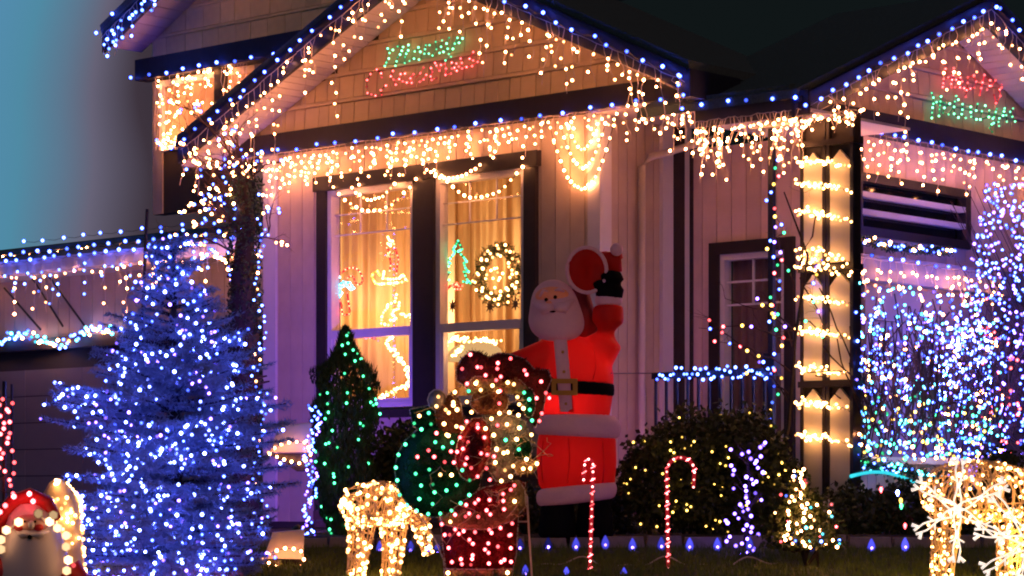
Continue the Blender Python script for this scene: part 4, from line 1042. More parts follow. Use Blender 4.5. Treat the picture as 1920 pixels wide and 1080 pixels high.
light_string('conifer_lights', 'starry warm white lights on the small dark conifer', None, [], wl + [(p, rnd.choice(('warm', 'cyan', 'cool', 'red'))) for p in sel[:34]], .0115)
shrub('ground_shrub', 'low dark shrub against the house wall behind the inflatable', [(1000, 960, 80, 50), (1130, 970, 60, 50), (760, 850, 60, 60), (720, 930, 50, 80)], 18.6, 7000, 'shrub', None)
sfc = shrub('hedge', 'dark hedge below the right wing behind the path bulbs', [(1600, 970, 80, 60), (1700, 960, 80, 60), (1800, 970, 90, 60), (1880, 930, 60, 90)], 18.0, 9000, 'shrub', None, 'hedge')
# white starry sapling
bl = []
for i in range(58):
    t = i / 57; y = lerp(830, 1075, t); bl.append(G(1405 + rnd.choice((-1, 1, 1)) * U(-4, 34) - 18 * t, y, 16.6))
sap = thing('sapling', 'thin bare sapling carrying large cool white lights in front of the shrub', 'sapling', G(1400, 1045, 16.7))
b = MB(); s0 = G(1395, 1045, 16.7); s0.z = 0; b.tube([s0, G(1405, 950, 16.7), G(1403, 830, 16.7)], [.014, .01, .004], 5); b.build('trunk', M['bark'], sap)
b = MB()
for i in range(16): y = U(850, 1010); b.tube([G(1403, y, 16.7), G(1403 + U(-30, 30), y - U(10, 40), 16.65)], [.005, .002], 4)
b.build('twig', M['twig'], sap, kind='stuff')
light_string('sapling_lights', 'large cool white lights on the thin bare sapling', None, [], bl, .0150, 'purple')

# bare small tree with coloured bulbs by the porch
ct = A.P(-2.0, 0, .55); mt_ = thing('multicolour_tree', 'thin bare tree with red, green, blue and yellow bulbs in front of the porch door', 'tree', ct)
b = MB(); b.tube([ct, G(1478, 800, ct.y), G(1490, 640, ct.y), G(1515, 480, ct.y), G(1470, 360, ct.y)], [.022, .018, .014, .01, .005], 6); b.build('trunk', M['bark'], mt_)
b = MB(); acc = []
for x0, y0, x1, y1 in ((1480, 760, 1330, 600), (1485, 700, 1340, 640), (1490, 620, 1360, 560), (1500, 560, 1560, 470), (1485, 650, 1420, 560), (1480, 740, 1400, 700), (1500, 600, 1545, 640), (1490, 640, 1310, 615), (1490, 560, 1440, 420), (1500, 520, 1580, 690), (1500, 500, 1560, 330)):
    pl_ = wob(G(x0, y0, ct.y), G(x1, y1, ct.y - U(-.1, .2)), 7, .03, -.05); b.tube(pl_, [lerp(.008, .002, i / 7) for i in range(8)], 4, cap=False); acc += pl_[2:]
    for _ in range(3):
        s = rnd.choice(pl_[2:]); grow(b, s, (rv() + Vector((0, 0, .3))).normalized(), U(.1, .25), .003, 1, [])
b.build('branch', M['twig'], mt_, kind='stuff')
bl = []
for i in range(34):
    t = i / 33; y = lerp(300, 800, t); bl.append((G(1449 + 10 * sin(t * 31) + U(-8, 14), y, ct.y - .05), ('blue', 'green', 'red', 'amber')[i % 4] if i % 5 else 'cool'))
for p in rnd.sample(acc, 44): bl.append((p, rnd.choice(('blue', 'blue', 'purple', 'red', 'amber', 'green', 'purple'))))
light_string('multicolour_lights', 'red, green, blue and amber bulbs trailing down the dark porch post', None, [[p for p, c in bl[:34]]], bl, .015, single=True)
bl = []
for i in range(44):
    t = i / 43; bl.append((A.at(lerp(1232, 1450, t), 700 + U(-14, 12), .26), 'cool' if i % 6 else 'blue'))
light_string('railing_lights', 'cool blue white lights lying along the black porch railing', None, [[p for p, c in bl]], bl, .0145)

# twiggy vine mass with its lights in front of the right wing
vn = thing('bare_vine_bush', 'tangled bare vine bush full of pale lights in front of the right wing', 'bush', Bf.P(1.3, 0, .9))
b = MB(); acc = []
for i in range(270):
    oo = U(.6, 1.0); a = Bf.px(U(1605, 1900), 700, oo)[0]; z0 = U(.62, 1.2); p = Bf.P(a, z0, oo)
    d = (Bf.S * U(-.7, .7) + Vector((0, 0, 1)) + Bf.N * U(-.1, .1)).normalized(); L = U(.4, .9)
    pts = [p]
    for k in range(7): d = (d + Bf.S * U(-.35, .35) + Vector((0, 0, U(-.25, .15)))).normalized(); p = p + d * L / 7; pts.append(p)
    pts = [w for w in pts if w.z < 2.05]
    if len(pts) > 2: b.tube(pts, .006, 3, cap=False); acc += pts
b.build('twig', M['twig'], vn, kind='stuff')
bl = []
while len(bl) < 800:
    oo = U(.6, 1.0); xx = U(1602, 1880); a = Bf.px(xx, 700, oo)[0]; zz = U(.62, 1.95)
    if zz > 1.75 and rnd.random() < .6: continue
    c_ = rnd.choice(('cool', 'cool', 'blue', 'warm', 'purple', 'cyan', 'blue')) if zz > 1.1 else rnd.choice(('cool', 'cyan', 'cyan', 'green', 'warm', 'amber', 'blue'))
    bl.append((Bf.P(a, zz, oo), c_))
light_string('vine_lights', 'pale blue and white lights spread over the vine bush like a net', None, [], bl, .0145)
# tall bare shrub on the right
bt = Bf.P(2.2, 0, 1.6); bs_ = thing('tall_bare_shrub', 'tall bare shrub wrapped in violet blue lights at the right edge', 'shrub', bt)
b = MB(); acc = []; Db = bt.y
for i in range(80):
    p = Vector((bt.x + U(-.12, .22), bt.y + U(-.2, .2), .1)); ex = U(1775, 1960) ; ey = U(330, 800)
    e = G(ex, ey, Db + U(-.3, .3)); pts = []
    for k in range(11):
        t = k / 10; v = p.lerp(e, t); v.x = lerp(p.x, e.x, t ** .7) + U(-.02, .02) * (k > 0); v.z += U(-.02, .02); pts.append(v)
    b.tube(pts, [lerp(.008, .003, k / 10) for k in range(11)], 4, cap=False); acc += pts[3:]
b.build('branch', M['twig'], bs_, kind='stuff')
bl = []
for i in range(800):
    t = U(0, 1); y = lerp(345, 900, t ** .9); hw = 30 + 75 * min(1, t * 1.6) ; x = lerp(1880, 1860, t) + U(-hw, hw + 40)
    bl.append((G(x, y, Db - U(.1, .45)), rnd.choice(('cool', 'purple', 'purple', 'blue', 'blue'))))
for i in range(130): bl.append((G(U(1760, 1860), U(600, 760), Db - .45), 'ice'))
for i in range(34): bl.append((G(U(1840, 1920), U(560, 850), Db - .4), 'red'))
light_string('tall_shrub_lights', 'dense violet white lights all over the tall bare shrub at the right', None, [], bl, .0150)

# garlands
def garland(fr, x0, y0, x1, y1, o, sag, label, cols, n=900, rr=.05):
    a, c = fr.at(x0, y0, o), fr.at(x1, y1, o); root = thing('garland', label, 'garland', a.lerp(c, .5), 'green garlands with small lights'); b = MB(); pts = []
    for i in range(n):
        t = U(0, 1); p = a.lerp(c, t); p.z -= sag * 4 * t * (1 - t); v = rv().normalized() * U(0, rr); p = p + v; pts.append(p)
    leafcloud(b, pts, .05, .12); b.build('foliage', M['garland'], root, kind='stuff')
    core = [a.lerp(c, i / 12) - Vector((0, 0, sag * 4 * (i / 12) * (1 - i / 12))) for i in range(13)]
    b = MB(); b.tube(core, .012, 5); b.build('wire', M['wire'], root)
    lb = {}
    for p in rnd.sample(pts, 46): lb.setdefault(rnd.choice(cols), []).append(p + fr.N * .04)
    for cc, ps in lb.items():
        m = MB()
        for p in ps: m.ico(p, .0135)
        m.build('bulb', E[cc], root, smooth=True, kind='stuff')
garland(Bf, 1603, 445, 1785, 470, .22, .04, 'dark green garland with tiny blue lights lying on the grey beam', ('cool', 'blue', 'warm'), 1100, .045)
garland(Bf, 1600, 862, 1790, 895, .66, .02, 'green garland with teal lights along the foot of the light net', ('cyan', 'cyan', 'cool', 'green'), 1500, .07)
ar = MB(); pts = [Bf.at(lerp(1595, 1722, t), 893 - 10 * sin(pi * min(1, t * 1.1)) + 12 * t * t, .95) for t in [i / 14 for i in range(15)]]
ar.tube(pts, .014, 8); ar.build('neon_tube', E['teal'], None, smooth=True, label='curved glowing cyan light tube under the teal garland', cat='light tube')

# ------------------------------------------------------------------ inflatable Santa
SD = 17.3
def S(x, y, dd=0.0): return G(x, y, SD + dd)
pxm = SD / F
san = thing('inflatable_santa', 'large red inflatable Santa waving his hat in front of the window', 'inflatable figure', Vector((S(1080, 0).x, SD, 0)))
def ring(x, y, rx, ry, dd=0, n=20, tilt=0):
    c = S(x, y, dd); out = []
    for j in range(n):
        a = 2 * pi * j / n; out.append(c + Vector((cos(a) * rx * pxm, sin(a) * ry, cos(a) * rx * pxm * tilt)))
    return out
b = MB()
b.loft([ring(x, y, rx, ry) for x, y, rx, ry in ((1075, 800, 60, .18), (1075, 775, 70, .22), (1078, 740, 72, .24), (1078, 705, 74, .25), (1075, 675, 70, .24), (1068, 652, 58, .20), (1055, 632, 36, .14), (1050, 622, 10, .05))])
b.loft([ring(x, y, rx, ry) for x, y, rx, ry in ((1081, 925, 60, .15), (1081, 910, 72, .19), (1081, 870, 76, .21), (1081, 830, 75, .21), (1082, 800, 70, .2))])
# raised arm
def limb(b, pts, rs, dd=0, n=14): b.tube([S(x, y, z) for x, y, z in pts], [r * pxm for r in rs], n)
limb(b, [(1090, 680, 0), (1118, 668, -.02), (1135, 640, -.03), (1140, 605, -.03), (1140, 572, -.03)], [34, 38, 34, 31, 29])
limb(b, [(1060, 690, 0), (1015, 675, -.05), (975, 690, -.08), (945, 720, -.1)], [36, 38, 34, 30])
suit = b.build('suit', M['red'], san, smooth=True)
modif(suit, 'REMESH', mode='VOXEL', voxel_size=.018, use_smooth_shade=True); modif(suit, 'SMOOTH', factor=.6, iterations=9)
def pillow(rings, name, m, lab=None):
    b = MB(); b.loft(rings); o = b.build(name, m, san, smooth=True); 
    if lab: o['label'] = lab
    modif(o, 'SUBSURF', levels=1, render_levels=1); return o
def tilt_ring(x, y, rx, ry, t, n=24, dd=0): return ring(x, y, rx, ry, dd, n, t)
pillow([tilt_ring(1082, 822, 66, .19, -.05), tilt_ring(1082, 818, 80, .235, -.05), tilt_ring(1082, 802, 84, .25, -.05), tilt_ring(1083, 784, 80, .245, -.05), tilt_ring(1083, 772, 66, .20, -.05)], 'coat_hem', M['fur'])
pillow([tilt_ring(1081, 944, 62, .17, .11), tilt_ring(1081, 941, 74, .205, .11), tilt_ring(1081, 924, 78, .225, .11), tilt_ring(1081, 911, 74, .2, .11), tilt_ring(1081, 907, 60, .17, .11)], 'trouser_hem', M['fur'])
pillow([tilt_ring(1078, 742, 70, .235, -.04), tilt_ring(1078, 741, 75, .253, -.04), tilt_ring(1078, 716, 75.5, .258, -.04), tilt_ring(1078, 714, 70, .24, -.04)], 'belt', M['blackc'])
b = MB(); n = 8
for dx, w in ((0, 1),):
    vs = []
    for i in range(n + 1):
        t = i / n; y = lerp(636, 772, t); x = lerp(1050, 1062, t); d_ = -.19 - .065 * sin(pi * min(1, t * .8 + .2))
        vs += [S(x - 12, y, d_), S(x - 10, y, d_ - .022), S(x + 11, y, d_ - .024), S(x + 13, y, d_)]
    b.add(vs, [(4 * i + j, 4 * i + j + 1, 4 * i + 5 + j, 4 * i + 4 + j) for i in range(n) for j in range(3)])
o = b.build('coat_placket', M['fur'], san, smooth=True)
b = MB(); c0 = [S(1034, 741, -.275), S(1082, 741, -.285), S(1082, 711, -.285), S(1034, 711, -.275)]
def ringplate(b, x0, y0, x1, y1, w, dd, th=.02):
    for (a0, b0, a1, b1) in ((x0, y0, x1, y0 + w), (x0, y1 - w, x1, y1), (x0, y0 + w, x0 + w, y1 - w), (x1 - w, y0 + w, x1, y1 - w)):
        b.hexa((S(a0, b1, dd - th), S(a1, b1, dd - th), S(a1, b1, dd), S(a0, b1, dd), S(a0, b0, dd - th), S(a1, b0, dd - th), S(a1, b0, dd), S(a0, b0, dd)))
b = MB(); ringplate(b, 1034, 710, 1083, 741, 9, -.272); b.build('buckle', M['gold'], san)
# boots
for x in (1045, 1115):
    b = MB(); b.loft([ring(x, 1010, 30, .15, -.06), ring(x, 1000, 36, .19, -.05), ring(x, 975, 34, .14, -.02), ring(x, 940, 30, .12), ring(x, 925, 26, .1)]); b.build('boot', M['blackc'], san, smooth=True)
# head: beard and hair as one pale mass, face set in it
b = MB()
b.loft([ring(x, y, rx, ry, dd) for x, y, rx, ry, dd in ((1046, 640, 12, .05, -.15), (1046, 636, 34, .12, -.14), (1045, 622, 50, .16, -.12), (1043, 602, 54, .175, -.11), (1042, 586, 50, .165, -.10), (1040, 568, 46, .16, -.08), (1038, 548, 40, .14, -.07), (1037, 533, 28, .1, -.06), (1037, 524, 10, .04, -.06))])
hd_ = b.build('beard_and_hair', M['fur'], san, smooth=True); modif(hd_, 'SUBSURF', levels=1, render_levels=2)
b = MB(); b.ball(S(1036, 556, -.150), 33 * pxm, .088, 19 * pxm, 20, 10); fc = b.build('face', M['skin'], san, smooth=True)
for x0, y0, x1, y1 in ((1038, 576, 1000, 566), (1038, 576, 1076, 562)):
    b = MB(); b.tube([S(x0, y0, -.27), S((x0 + x1) / 2, (y0 + y1) / 2 + 8, -.265), S(x1, y1, -.2)], [7 * pxm, 11 * pxm, 3 * pxm], 10); b.build('moustache', M['fur'], san, smooth=True)
for x, y in ((1024, 562), (1041, 557)): MB().ball(S(x, y, -.235), 3.6 * pxm, .012, 3.6 * pxm, 10, 6).build('eye', M['blackc'], san, smooth=True)
for x0, y0, x1, y1 in ((1012, 556, 1027, 547), (1040, 545, 1058, 547)): MB().tube([S(x0, y0, -.22), S((x0 + x1) / 2, min(y0, y1) - 3, -.235), S(x1, y1, -.22)], [2 * pxm, 3.4 * pxm, 2 * pxm], 8).build('eyebrow', M['fur'], san, smooth=True)
MB().ball(S(1029, 569, -.25), 6 * pxm, .03, 5.5 * pxm, 12, 8).build('nose', M['skin'], san, smooth=True)
MB().ball(S(1036, 584, -.275), 6 * pxm, .012, 2.2 * pxm, 10, 6).build('mouth', M['blackc'], san, smooth=True)
tc_ = MB(); tc_.tube([S(1146, 700, -.1), Vector((Rt.at(1232, 700, .05)))], .004, 4); tc_.build('tether_cord', M['wire'], label='thin dark cord tying the inflatable back to the porch corner', cat='cord')
lamp('inflatable_lamp', S(1062, 752, -.06), (1, .70, .6), 2.2, .05); lamp('inflatable_lamp', S(1075, 860, 0), (1, .70, .6), 1.0, .05); lamp('inflatable_lamp', S(1090, 690, 0), (1, .75, .6), 2.0, .03)
# hat held up, open end towards the street
hc = S(1100, 507, -.10)
def disc(c, rx, rz, y0, y1, n=28, tx=.25): 
    return [[c + Vector((cos(2 * pi * j / n) * r * rx, yy + cos(2 * pi * j / n) * tx * r * rx, sin(2 * pi * j / n) * r * rz)) for j in range(n)] for r, yy in ((y0), (y1))]
b = MB(); n = 28
def hr(k, dd, ox=0, oz=0): return [hc + Vector((cos(2 * pi * j / n) * 37 * pxm * k + ox, dd + .25 * cos(2 * pi * j / n) * 37 * pxm, sin(2 * pi * j / n) * 42 * pxm * k + oz)) for j in range(n)]
b.loft([hr(.02, -.005), hr(.5, -.01), hr(.88, -.03), hr(.98, 0), hr(.95, .08, .02, .0), hr(.7, .18, .07, .03), hr(.4, .2, .14, .09)]); b.build('hat', M['red'], san, smooth=True)
b = MB(); b.tube([hc + Vector((cos(2 * pi * j / n) * 37 * pxm, -.03 + .25 * cos(2 * pi * j / n) * 37 * pxm, sin(2 * pi * j / n) * 42 * pxm)) for j in range(n + 1)], .014, 8, cap=False); b.build('hat_brim', M['fur'], san, smooth=True)
b = MB(); limb(b, [(1118, 500, .02), (1145, 485, 0), (1158, 478, 0), (1156, 466, -.02)], [18, 15, 12, 8]); limb(b, [(1150, 480, .0), (1152, 510, .0)], [15, 15]); hp = b.build('hat_tip', M['red'], san, smooth=True)
MB().ball(S(1156, 468, -.06), 12 * pxm, 12 * pxm, 12 * pxm, 16, 10).build('pompom', M['fur'], san, smooth=True)
b = MB(); limb(b, [(1142, 560, -.03), (1143, 540, -.04), (1145, 522, -.04), (1146, 508, -.04)], [25, 28, 26, 18]); limb(b, [(1135, 548, -.05), (1124, 538, -.1), (1118, 528, -.12)], [15, 12, 8]); gl = b.build('mitten', M['blackc'], san, smooth=True)
modif(gl, 'REMESH', mode='VOXEL', voxel_size=.012, use_smooth_shade=True); modif(gl, 'SMOOTH', factor=.5, iterations=5)
pillow([ring(1141, 573, 19, .07, -.03, 18), ring(1141, 571, 25, .095, -.03, 18), ring(1141, 563, 27, .1, -.03, 18), ring(1141, 554, 25, .095, -.03, 18), ring(1141, 552, 19, .07, -.03, 18)], 'cuff', M['fur'])
b = MB(); b.tube([S(1085, 540, .12), S(1108, 640, .12)], [18 * pxm, 22 * pxm], 10); b.build('support_tube', mat('dim red cloth', (.30, .05, .06), .7), san, smooth=True)
for pts_, r_s in (([(1066, 822), (1068, 860), (1064, 905)], .23), ([(1018, 826), (1014, 870), (1018, 905)], .17), ([(1130, 826), (1133, 870), (1130, 905)], .19)):
    MB().tube([S(x_, y_, -r_s + abs(i_ - 1) * .01) for i_, (x_, y_) in enumerate(pts_)], .003, 5).build('seam', M['red'], san, smooth=True)
MB().tube([S(1114, 655, -.16), S(1118, 690, -.22), S(1112, 712, -.24)], .003, 5).build('seam', M['red'], san, smooth=True)
for y in (660, 697, 757): MB().ball(S(1054 + (y - 640) * .06, y, -.285), 3 * pxm, .008, 3 * pxm, 8, 6).build('button', M['gold'], san, smooth=True)

# ------------------------------------------------------------------ wire-frame Santa sculpture with sack
LD = 14.6
def rv_(): return Vector((U(-1, 1), U(-1, 1), U(-1, 1)))
def Lp(x, y, dd=0): return G(x, y, LD + dd)
lsn = thing('santa_light_sculpture', 'foil and wire Santa figure with a green sack outlined in coloured bulbs', 'light sculpture', Vector((Lp(890, 0).x, LD, ground_z(LD))))
def panel(name, m, poly, dd, th=.035, parent=None):
    """a pillowed foil panel with a given outline (points in px), set at its own depth"""
    c = (sum(p[0] for p in poly) / len(poly), sum(p[1] for p in poly) / len(poly)); rs = []
    pl = []
    for i in range(len(poly)):
        a, b_ = poly[i], poly[(i + 1) % len(poly)]; pl += [a, ((a[0] + b_[0]) / 2, (a[1] + b_[1]) / 2)]
    for k, d_ in ((1.0, .02), (1.0, 0), (.9, -th * .6), (.6, -th), (.25, -th * 1.15), (.02, -th * 1.2)):
        rs.append([Lp(c[0] + (x - c[0]) * k, c[1] + (y - c[1]) * k, dd + d_) for x, y in pl])
    b = MB(); b.loft(rs); o = b.build(name, m, parent or lsn, smooth=True)
    w = MB(); w.tube([Lp(x, y, dd - .005) for x, y in pl + [pl[0]]], .0045, 5); w.build('outline_wire', M['metal'], o)
    if name not in ('boot', 'toy_ball'):
        xs_ = [p[0] for p in poly]; ys_ = [p[1] for p in poly]; ar_ = (max(xs_) - min(xs_)) * (max(ys_) - min(ys_)); tb = MB(); n_ = int(ar_ * .16) + 60
        for _ in range(n_):
            i = rnd.randrange(len(pl)); j = (i + 1) % len(pl); k = U(0, 1) ** .5; t = U(0, 1)
            ex = lerp(pl[i][0], pl[j][0], t); ey = lerp(pl[i][1], pl[j][1], t)
            q_ = Lp(c[0] + (ex - c[0]) * k, c[1] + (ey - c[1]) * k, dd - th * 1.15 * (1 - k ** 2.5) - .004)
            d_ = Vector((U(-1, 1), U(-1, .1), U(-1, 1))).normalized() * U(.012, .032); e_ = d_.cross(rv_()).normalized() * .0022
            tb.add([q_ - e_, q_ + e_, q_ + d_ + e_, q_ + d_ - e_], [(0, 1, 2, 3)])
        tb.build('tinsel', m, o, kind='stuff')
    return o
def ell(cx, cy, rx, ry, n=18, rot=0): return [(cx + cos(2 * pi * i / n) * rx * cos(rot) - sin(2 * pi * i / n) * ry * sin(rot), cy + cos(2 * pi * i / n) * rx * sin(rot) + sin(2 * pi * i / n) * ry * cos(rot)) for i in range(n)]
panel('sack', M['foil_g'], ell(822, 883, 82, 88), .05, .07)
panel('gift', M['foil_g'], [(768, 768), (815, 758), (835, 790), (815, 812), (775, 800)], .07)
panel('toy_bear', M['foil_b'], [(832, 745), (850, 735), (862, 750), (870, 790), (858, 825), (835, 832), (820, 800), (815, 765)], .04)
panel('toy_ball', M['foil_s'], ell(820, 750, 18, 20, 10), .03)
panel('trousers', M['foil_r'], [(826, 975), (900, 990), (972, 968), (968, 1040), (962, 1066), (900, 1068), (836, 1066), (830, 1020)], .05, .06)
panel('coat', M['foil_r'], [(835, 968), (868, 940), (905, 915), (960, 902), (985, 905), (980, 945), (935, 975), (880, 984)], .0, .06)
panel('coat_trim', M['foil_c'], [(824, 968), (860, 978), (915, 976), (955, 958), (975, 930), (972, 900), (984, 918), (986, 950), (962, 975), (920, 992), (868, 992), (830, 982)], -.04, .03)
panel('arm', M['foil_r'], ell(888, 842, 32, 60, 16, .2), -.05, .06)
panel('beard', M['foil_s'], [(905, 770), (950, 775), (985, 790), (998, 830), (980, 870), (955, 900), (930, 902), (915, 880), (908, 850), (925, 820), (905, 795)], -.01, .05)
panel('face', M['foil_b'], ell(918, 752, 36, 28, 14), -.02, .05)
panel('hat_band', M['foil_c'], [(872, 722), (890, 706), (925, 706), (945, 716), (975, 712), (990, 728), (985, 740), (950, 738), (925, 728), (895, 730), (875, 738)], -.05, .03)
panel('hat', M['foil_d'], [(856, 712), (856, 690), (866, 672), (884, 658), (902, 662), (914, 672), (934, 662), (958, 664), (984, 674), (1004, 694), (1028, 694), (1034, 712), (1024, 735), (1018, 770), (1004, 802), (992, 780), (996, 745), (982, 722), (958, 716), (930, 708), (900, 704), (876, 712), (868, 722)], .0, .05)
panel('holly_sprig', M['foil_g'], ell(992, 755, 12, 28, 12), -.05, .03)
panel('holly_leaf', M['foil_g'], ell(978, 842, 20, 24, 10), -.04, .03)
panel('star', M['foil_c'], [(962, 872), (975, 862), (990, 868), (1010, 864), (1004, 882), (985, 886), (970, 890)], -.06, .02)
for x0, x1 in ((836, 925), (934, 962)): panel('boot_cuff', M['foil_c'], [(x0, 1068), (x1, 1068), (x1 - 2, 1084), (x0 + 4, 1084)], .0, .05)
for x0, x1 in ((838, 922), (936, 975)): panel('boot', M['blackc'], [(x0, 1086), (x1, 1086), (x1 + 6, 1105), (x0, 1105)], .0, .06)
st = MB()
st.tube([Lp(972, 902, .08), Lp(988, 932, .08), Lp(992, 1000, .08), Lp(998, 1092, .08)], .0065, 6); st.tube([Lp(965, 978, .08), Lp(990, 978, .08)], .005, 6)
st.build('stand', M['metal'], lsn)
MB().tube([Lp(790, 968, .08), Lp(815, 1010, .08), Lp(832, 1050, .08), Lp(835, 1092, .08)], .005, 6).build('stand_leg', M['metal'], lsn)
P3 = lambda l: [(720 + x / 4.909, 640 + y / 4.909) for x, y in l]
P4 = lambda l: [(720 + x / 4.5, 840 + y / 4.5) for x, y in l]
SB = {
 'red': P3([(860,237),(1048,200),(1293,267),(795,122),(1165,158),(935,312),(1075,325),(1033,357),(1068,457),(1062,572),(1490,475),(1522,522),(1430,733),(1453,663),(762,738),(862,765),(708,792),(700,885),(925,885),(727,990),(1045,772),(483,845),(408,1003),(617,1013),(673,1017),(307,1063),(463,1063),(950,1045),(1012,1060),(763,1075),(765,390)]) +
        P4([(375,20),(282,75),(422,75),(512,118),(590,122),(735,168),(865,172),(790,240),(893,268),(870,60),(925,72),(700,83),(1070,352),(1005,388),(890,438),(768,465),(693,480),(1013,517),(897,560),(795,580),(688,578),(600,563),(487,643),(600,687),(672,702),(768,710),(888,690),(983,675),(1082,637),(512,733),(1068,733),(545,843),(750,808),(880,805),(1070,845),(882,885),(748,905),(573,962),(657,980),(733,985),(885,975),(988,962),(1072,960)]),
 'green': P3([(780,458),(412,660),(278,755),(433,762),(345,810),(272,868),(197,948),(133,1047),(472,928),(628,932),(543,977),(1290,472),(1337,535),(1342,630),(1363,728),(1250,795),(1120,908),(1243,995)]) +
        P4([(122,58),(100,165),(112,273),(132,395),(192,483),(275,530),(373,557),(475,553),(570,527),(647,465),(720,397),(722,272),(660,187),(382,182),(267,217),(313,317),(412,307),(427,373),(527,358),(298,430),(410,472),(612,312),(497,2),(1137,12)]),
 'hot': P3([(845,387),(998,408),(763,557),(805,652),(1063,662),(652,467),(500,510),(483,598),(568,630),(638,588),(672,630),(325,687),(1195,395),(1228,513),(1245,580),(1237,680),(1153,655),(935,803),(1010,863),(1222,902),(1357,860),(1037,990),(1133,1020),(577,860),(667,783)]) +
        P4([(950,12),(1040,35),(1090,152),(1068,240),(990,278),(1175,175),(1237,172),(1290,132),(1202,95),(560,622),(475,225),(570,228),(1102,450),(540,1055),(1042,1052)]),
}
SB['red'] += [(x + U(-5, 5), y + U(-5, 5)) for x, y in [(870, 690), (905, 690), (935, 690), (985, 700), (1015, 712), (1008, 745), (875, 830), (900, 800), (905, 850), (870, 870), (858, 1000), (880, 1015), (905, 1035), (935, 1020), (860, 1045), (890, 1052), (945, 1050), (915, 955), (945, 935), (880, 960), (900, 940), (965, 912), (842, 1005), (925, 1000), (950, 1005)]]
SB['hot'] += [(x + U(-5, 5), y + U(-5, 5)) for x, y in [(835, 790), (845, 770), (852, 752), (862, 800), (838, 812), (925, 785), (950, 800), (965, 825), (940, 850), (948, 880), (925, 870), (978, 800), (905, 735), (930, 738), (985, 770), (890, 715), (950, 722)]]
for col, ps in SB.items():
    for x, y in ps: link('bulb', bulb_mesh('mini', col, .0135), Lp(x, y, -.115), lsn)
for k_ in range(16):
    x_, y_ = U(815, 1000), U(700, 960); pl_ = [Lp(x_, y_, -.12)]
    for _ in range(6): x_ += U(-26, 26); y_ += U(-20, 26); pl_.append(Lp(x_, y_, -.12 + U(-.02, .01)))
    cv = []
    for i_ in range(len(pl_) - 1): cv += [pl_[i_], pl_[i_].lerp(pl_[i_ + 1], .5) + rv_() * .012]
    MB().tube(cv + [pl_[-1]], .0022, 3, cap=False).build('wire', M['vine'], lsn)
# glowing stroke over the face (straps)
b = MB(); b.tube([Lp(885, 753, -.12), Lp(937, 730, -.12)], .004, 5); b.tube([Lp(776, 775, -.05), Lp(812, 763, -.05)], .004, 5); b.build('ribbon', M['foil_c'], lsn)

# ------------------------------------------------------------------ candy canes, path bulbs
def cane(x, ybot, ytop, hookdx, hw, d, label, rev=1):
    vh = max(abs(hw), 13); c = G(x, ybot, d); root = thing('candy_cane', label, 'candy cane', c, 'red lit candy cane stakes')
    pts = [G(lerp(x, hookdx, t), lerp(ybot, ytop + vh, t), d) for t in (0, .25, .5, .75, 1)]
    for i in range(1, 13):
        th = pi * i / 12; pts.append(G(hookdx + rev * hw * (1 - cos(th)), ytop + vh - vh * sin(th), d + .0))
    pts.append(G(hookdx + rev * 2 * hw - 1, ytop + vh + 14, d)); pts.append(G(hookdx + rev * 2 * hw - 2, ytop + vh + 30, d))
    b = MB(); b.tube(pts, .0125, 10); b.build('tube', E['tube'], root, smooth=True)
    b = MB()
    rp = resample(pts, .04)
    for i, p in enumerate(rp[:-1]):
        if i % 2 == 0:
            b.tube([p + Vector((-.014, -.009, -.006)), p + Vector((0, -.0145, .002)), p + Vector((.014, -.009, .010))], .0035, 4, cap=False)
    b.build('stripe', E['red'], root, kind='stuff')
    for p in resample(pts, .047): link('bulb', bulb_mesh('mini', 'tubedot', .0085), p + Vector((0, -.0125, 0)), root)
    s = MB(); s.tube([c, c + Vector((0, 0, -.12))], .005, 5); s.build('stake', M['metal'], root)
cane(1106, 1066, 861, 1112, -8, 15.7, 'narrow red lit candy cane seen almost edge-on in front of the inflatable')
cane(1253, 1066, 858, 1250, 26, 15.7, 'red lit candy cane with a wide hook in front of the amber-lit shrub')
row = [(975, 1026), (1028, 1024), (1080, 1024), (1135, 1020), (1186, 1025), (1240, 1023), (1293, 1024), (1345, 1024), (1405, 1022), (1520, 1025), (1634, 1026), (1697, 1024), (805, 1030), (820, 1035), (712, 1030), (770, 1030)]
names = ['just right of the sculpture stand', 'second right of the sculpture stand', 'left of the narrow candy cane', 'right of the narrow candy cane', 'between the candy canes, left one', 'just left of the wide candy cane', 'just right of the wide candy cane', 'left of the sapling', 'among the sapling lights', 'in front of the small conifer', 'left of the wire deer at the right', 'nearest the wire deer at the right', 'left of the sculpture trousers', 'touching the sculpture trousers', 'between the legs of the left wire deer', 'right of the left wire deer']
def path_bulb(x, y, d, lab, r=.030):
    p = G(x, y, d); rt = thing('path_bulb', 'large blue violet path bulb ' + lab, 'path light', p, 'blue path bulbs staked along the bed')
    link('glass', bulb_mesh('up', 'tip', r), p, rt); link('filament', bulb_mesh('mini', 'purple', r * .42), p + Vector((0, -r * .8, -r * .2)), rt)
    s = MB(); s.tube([p + Vector((0, 0, -r)), Vector((p.x, p.y, ground_z(d) - .02))], .006, 5); s.build('stake', M['black'], rt)
for (x, y), lab in zip(row, names): path_bulb(x, y, 16.75, lab)
for x, y, lab in ((985, 1074, 'in the front row below the sculpture stand'), (1062, 1078, 'in the front row left of the narrow candy cane'), (1170, 1079, 'in the front row between the candy canes')): path_bulb(x, y, 15.4, lab, .026)
cw = MB(); pts = [G(lerp(960, 1460, t), 1056 + 8 * sin(t * 19) + 5 * sin(t * 41), 15.9) for t in [i / 60 for i in range(61)]]
cw.tube(pts, .0045, 4); cw.build('extension_cord', M['wirew'], label='pale cord snaking over the dark lawn between the candy canes', cat='cord')

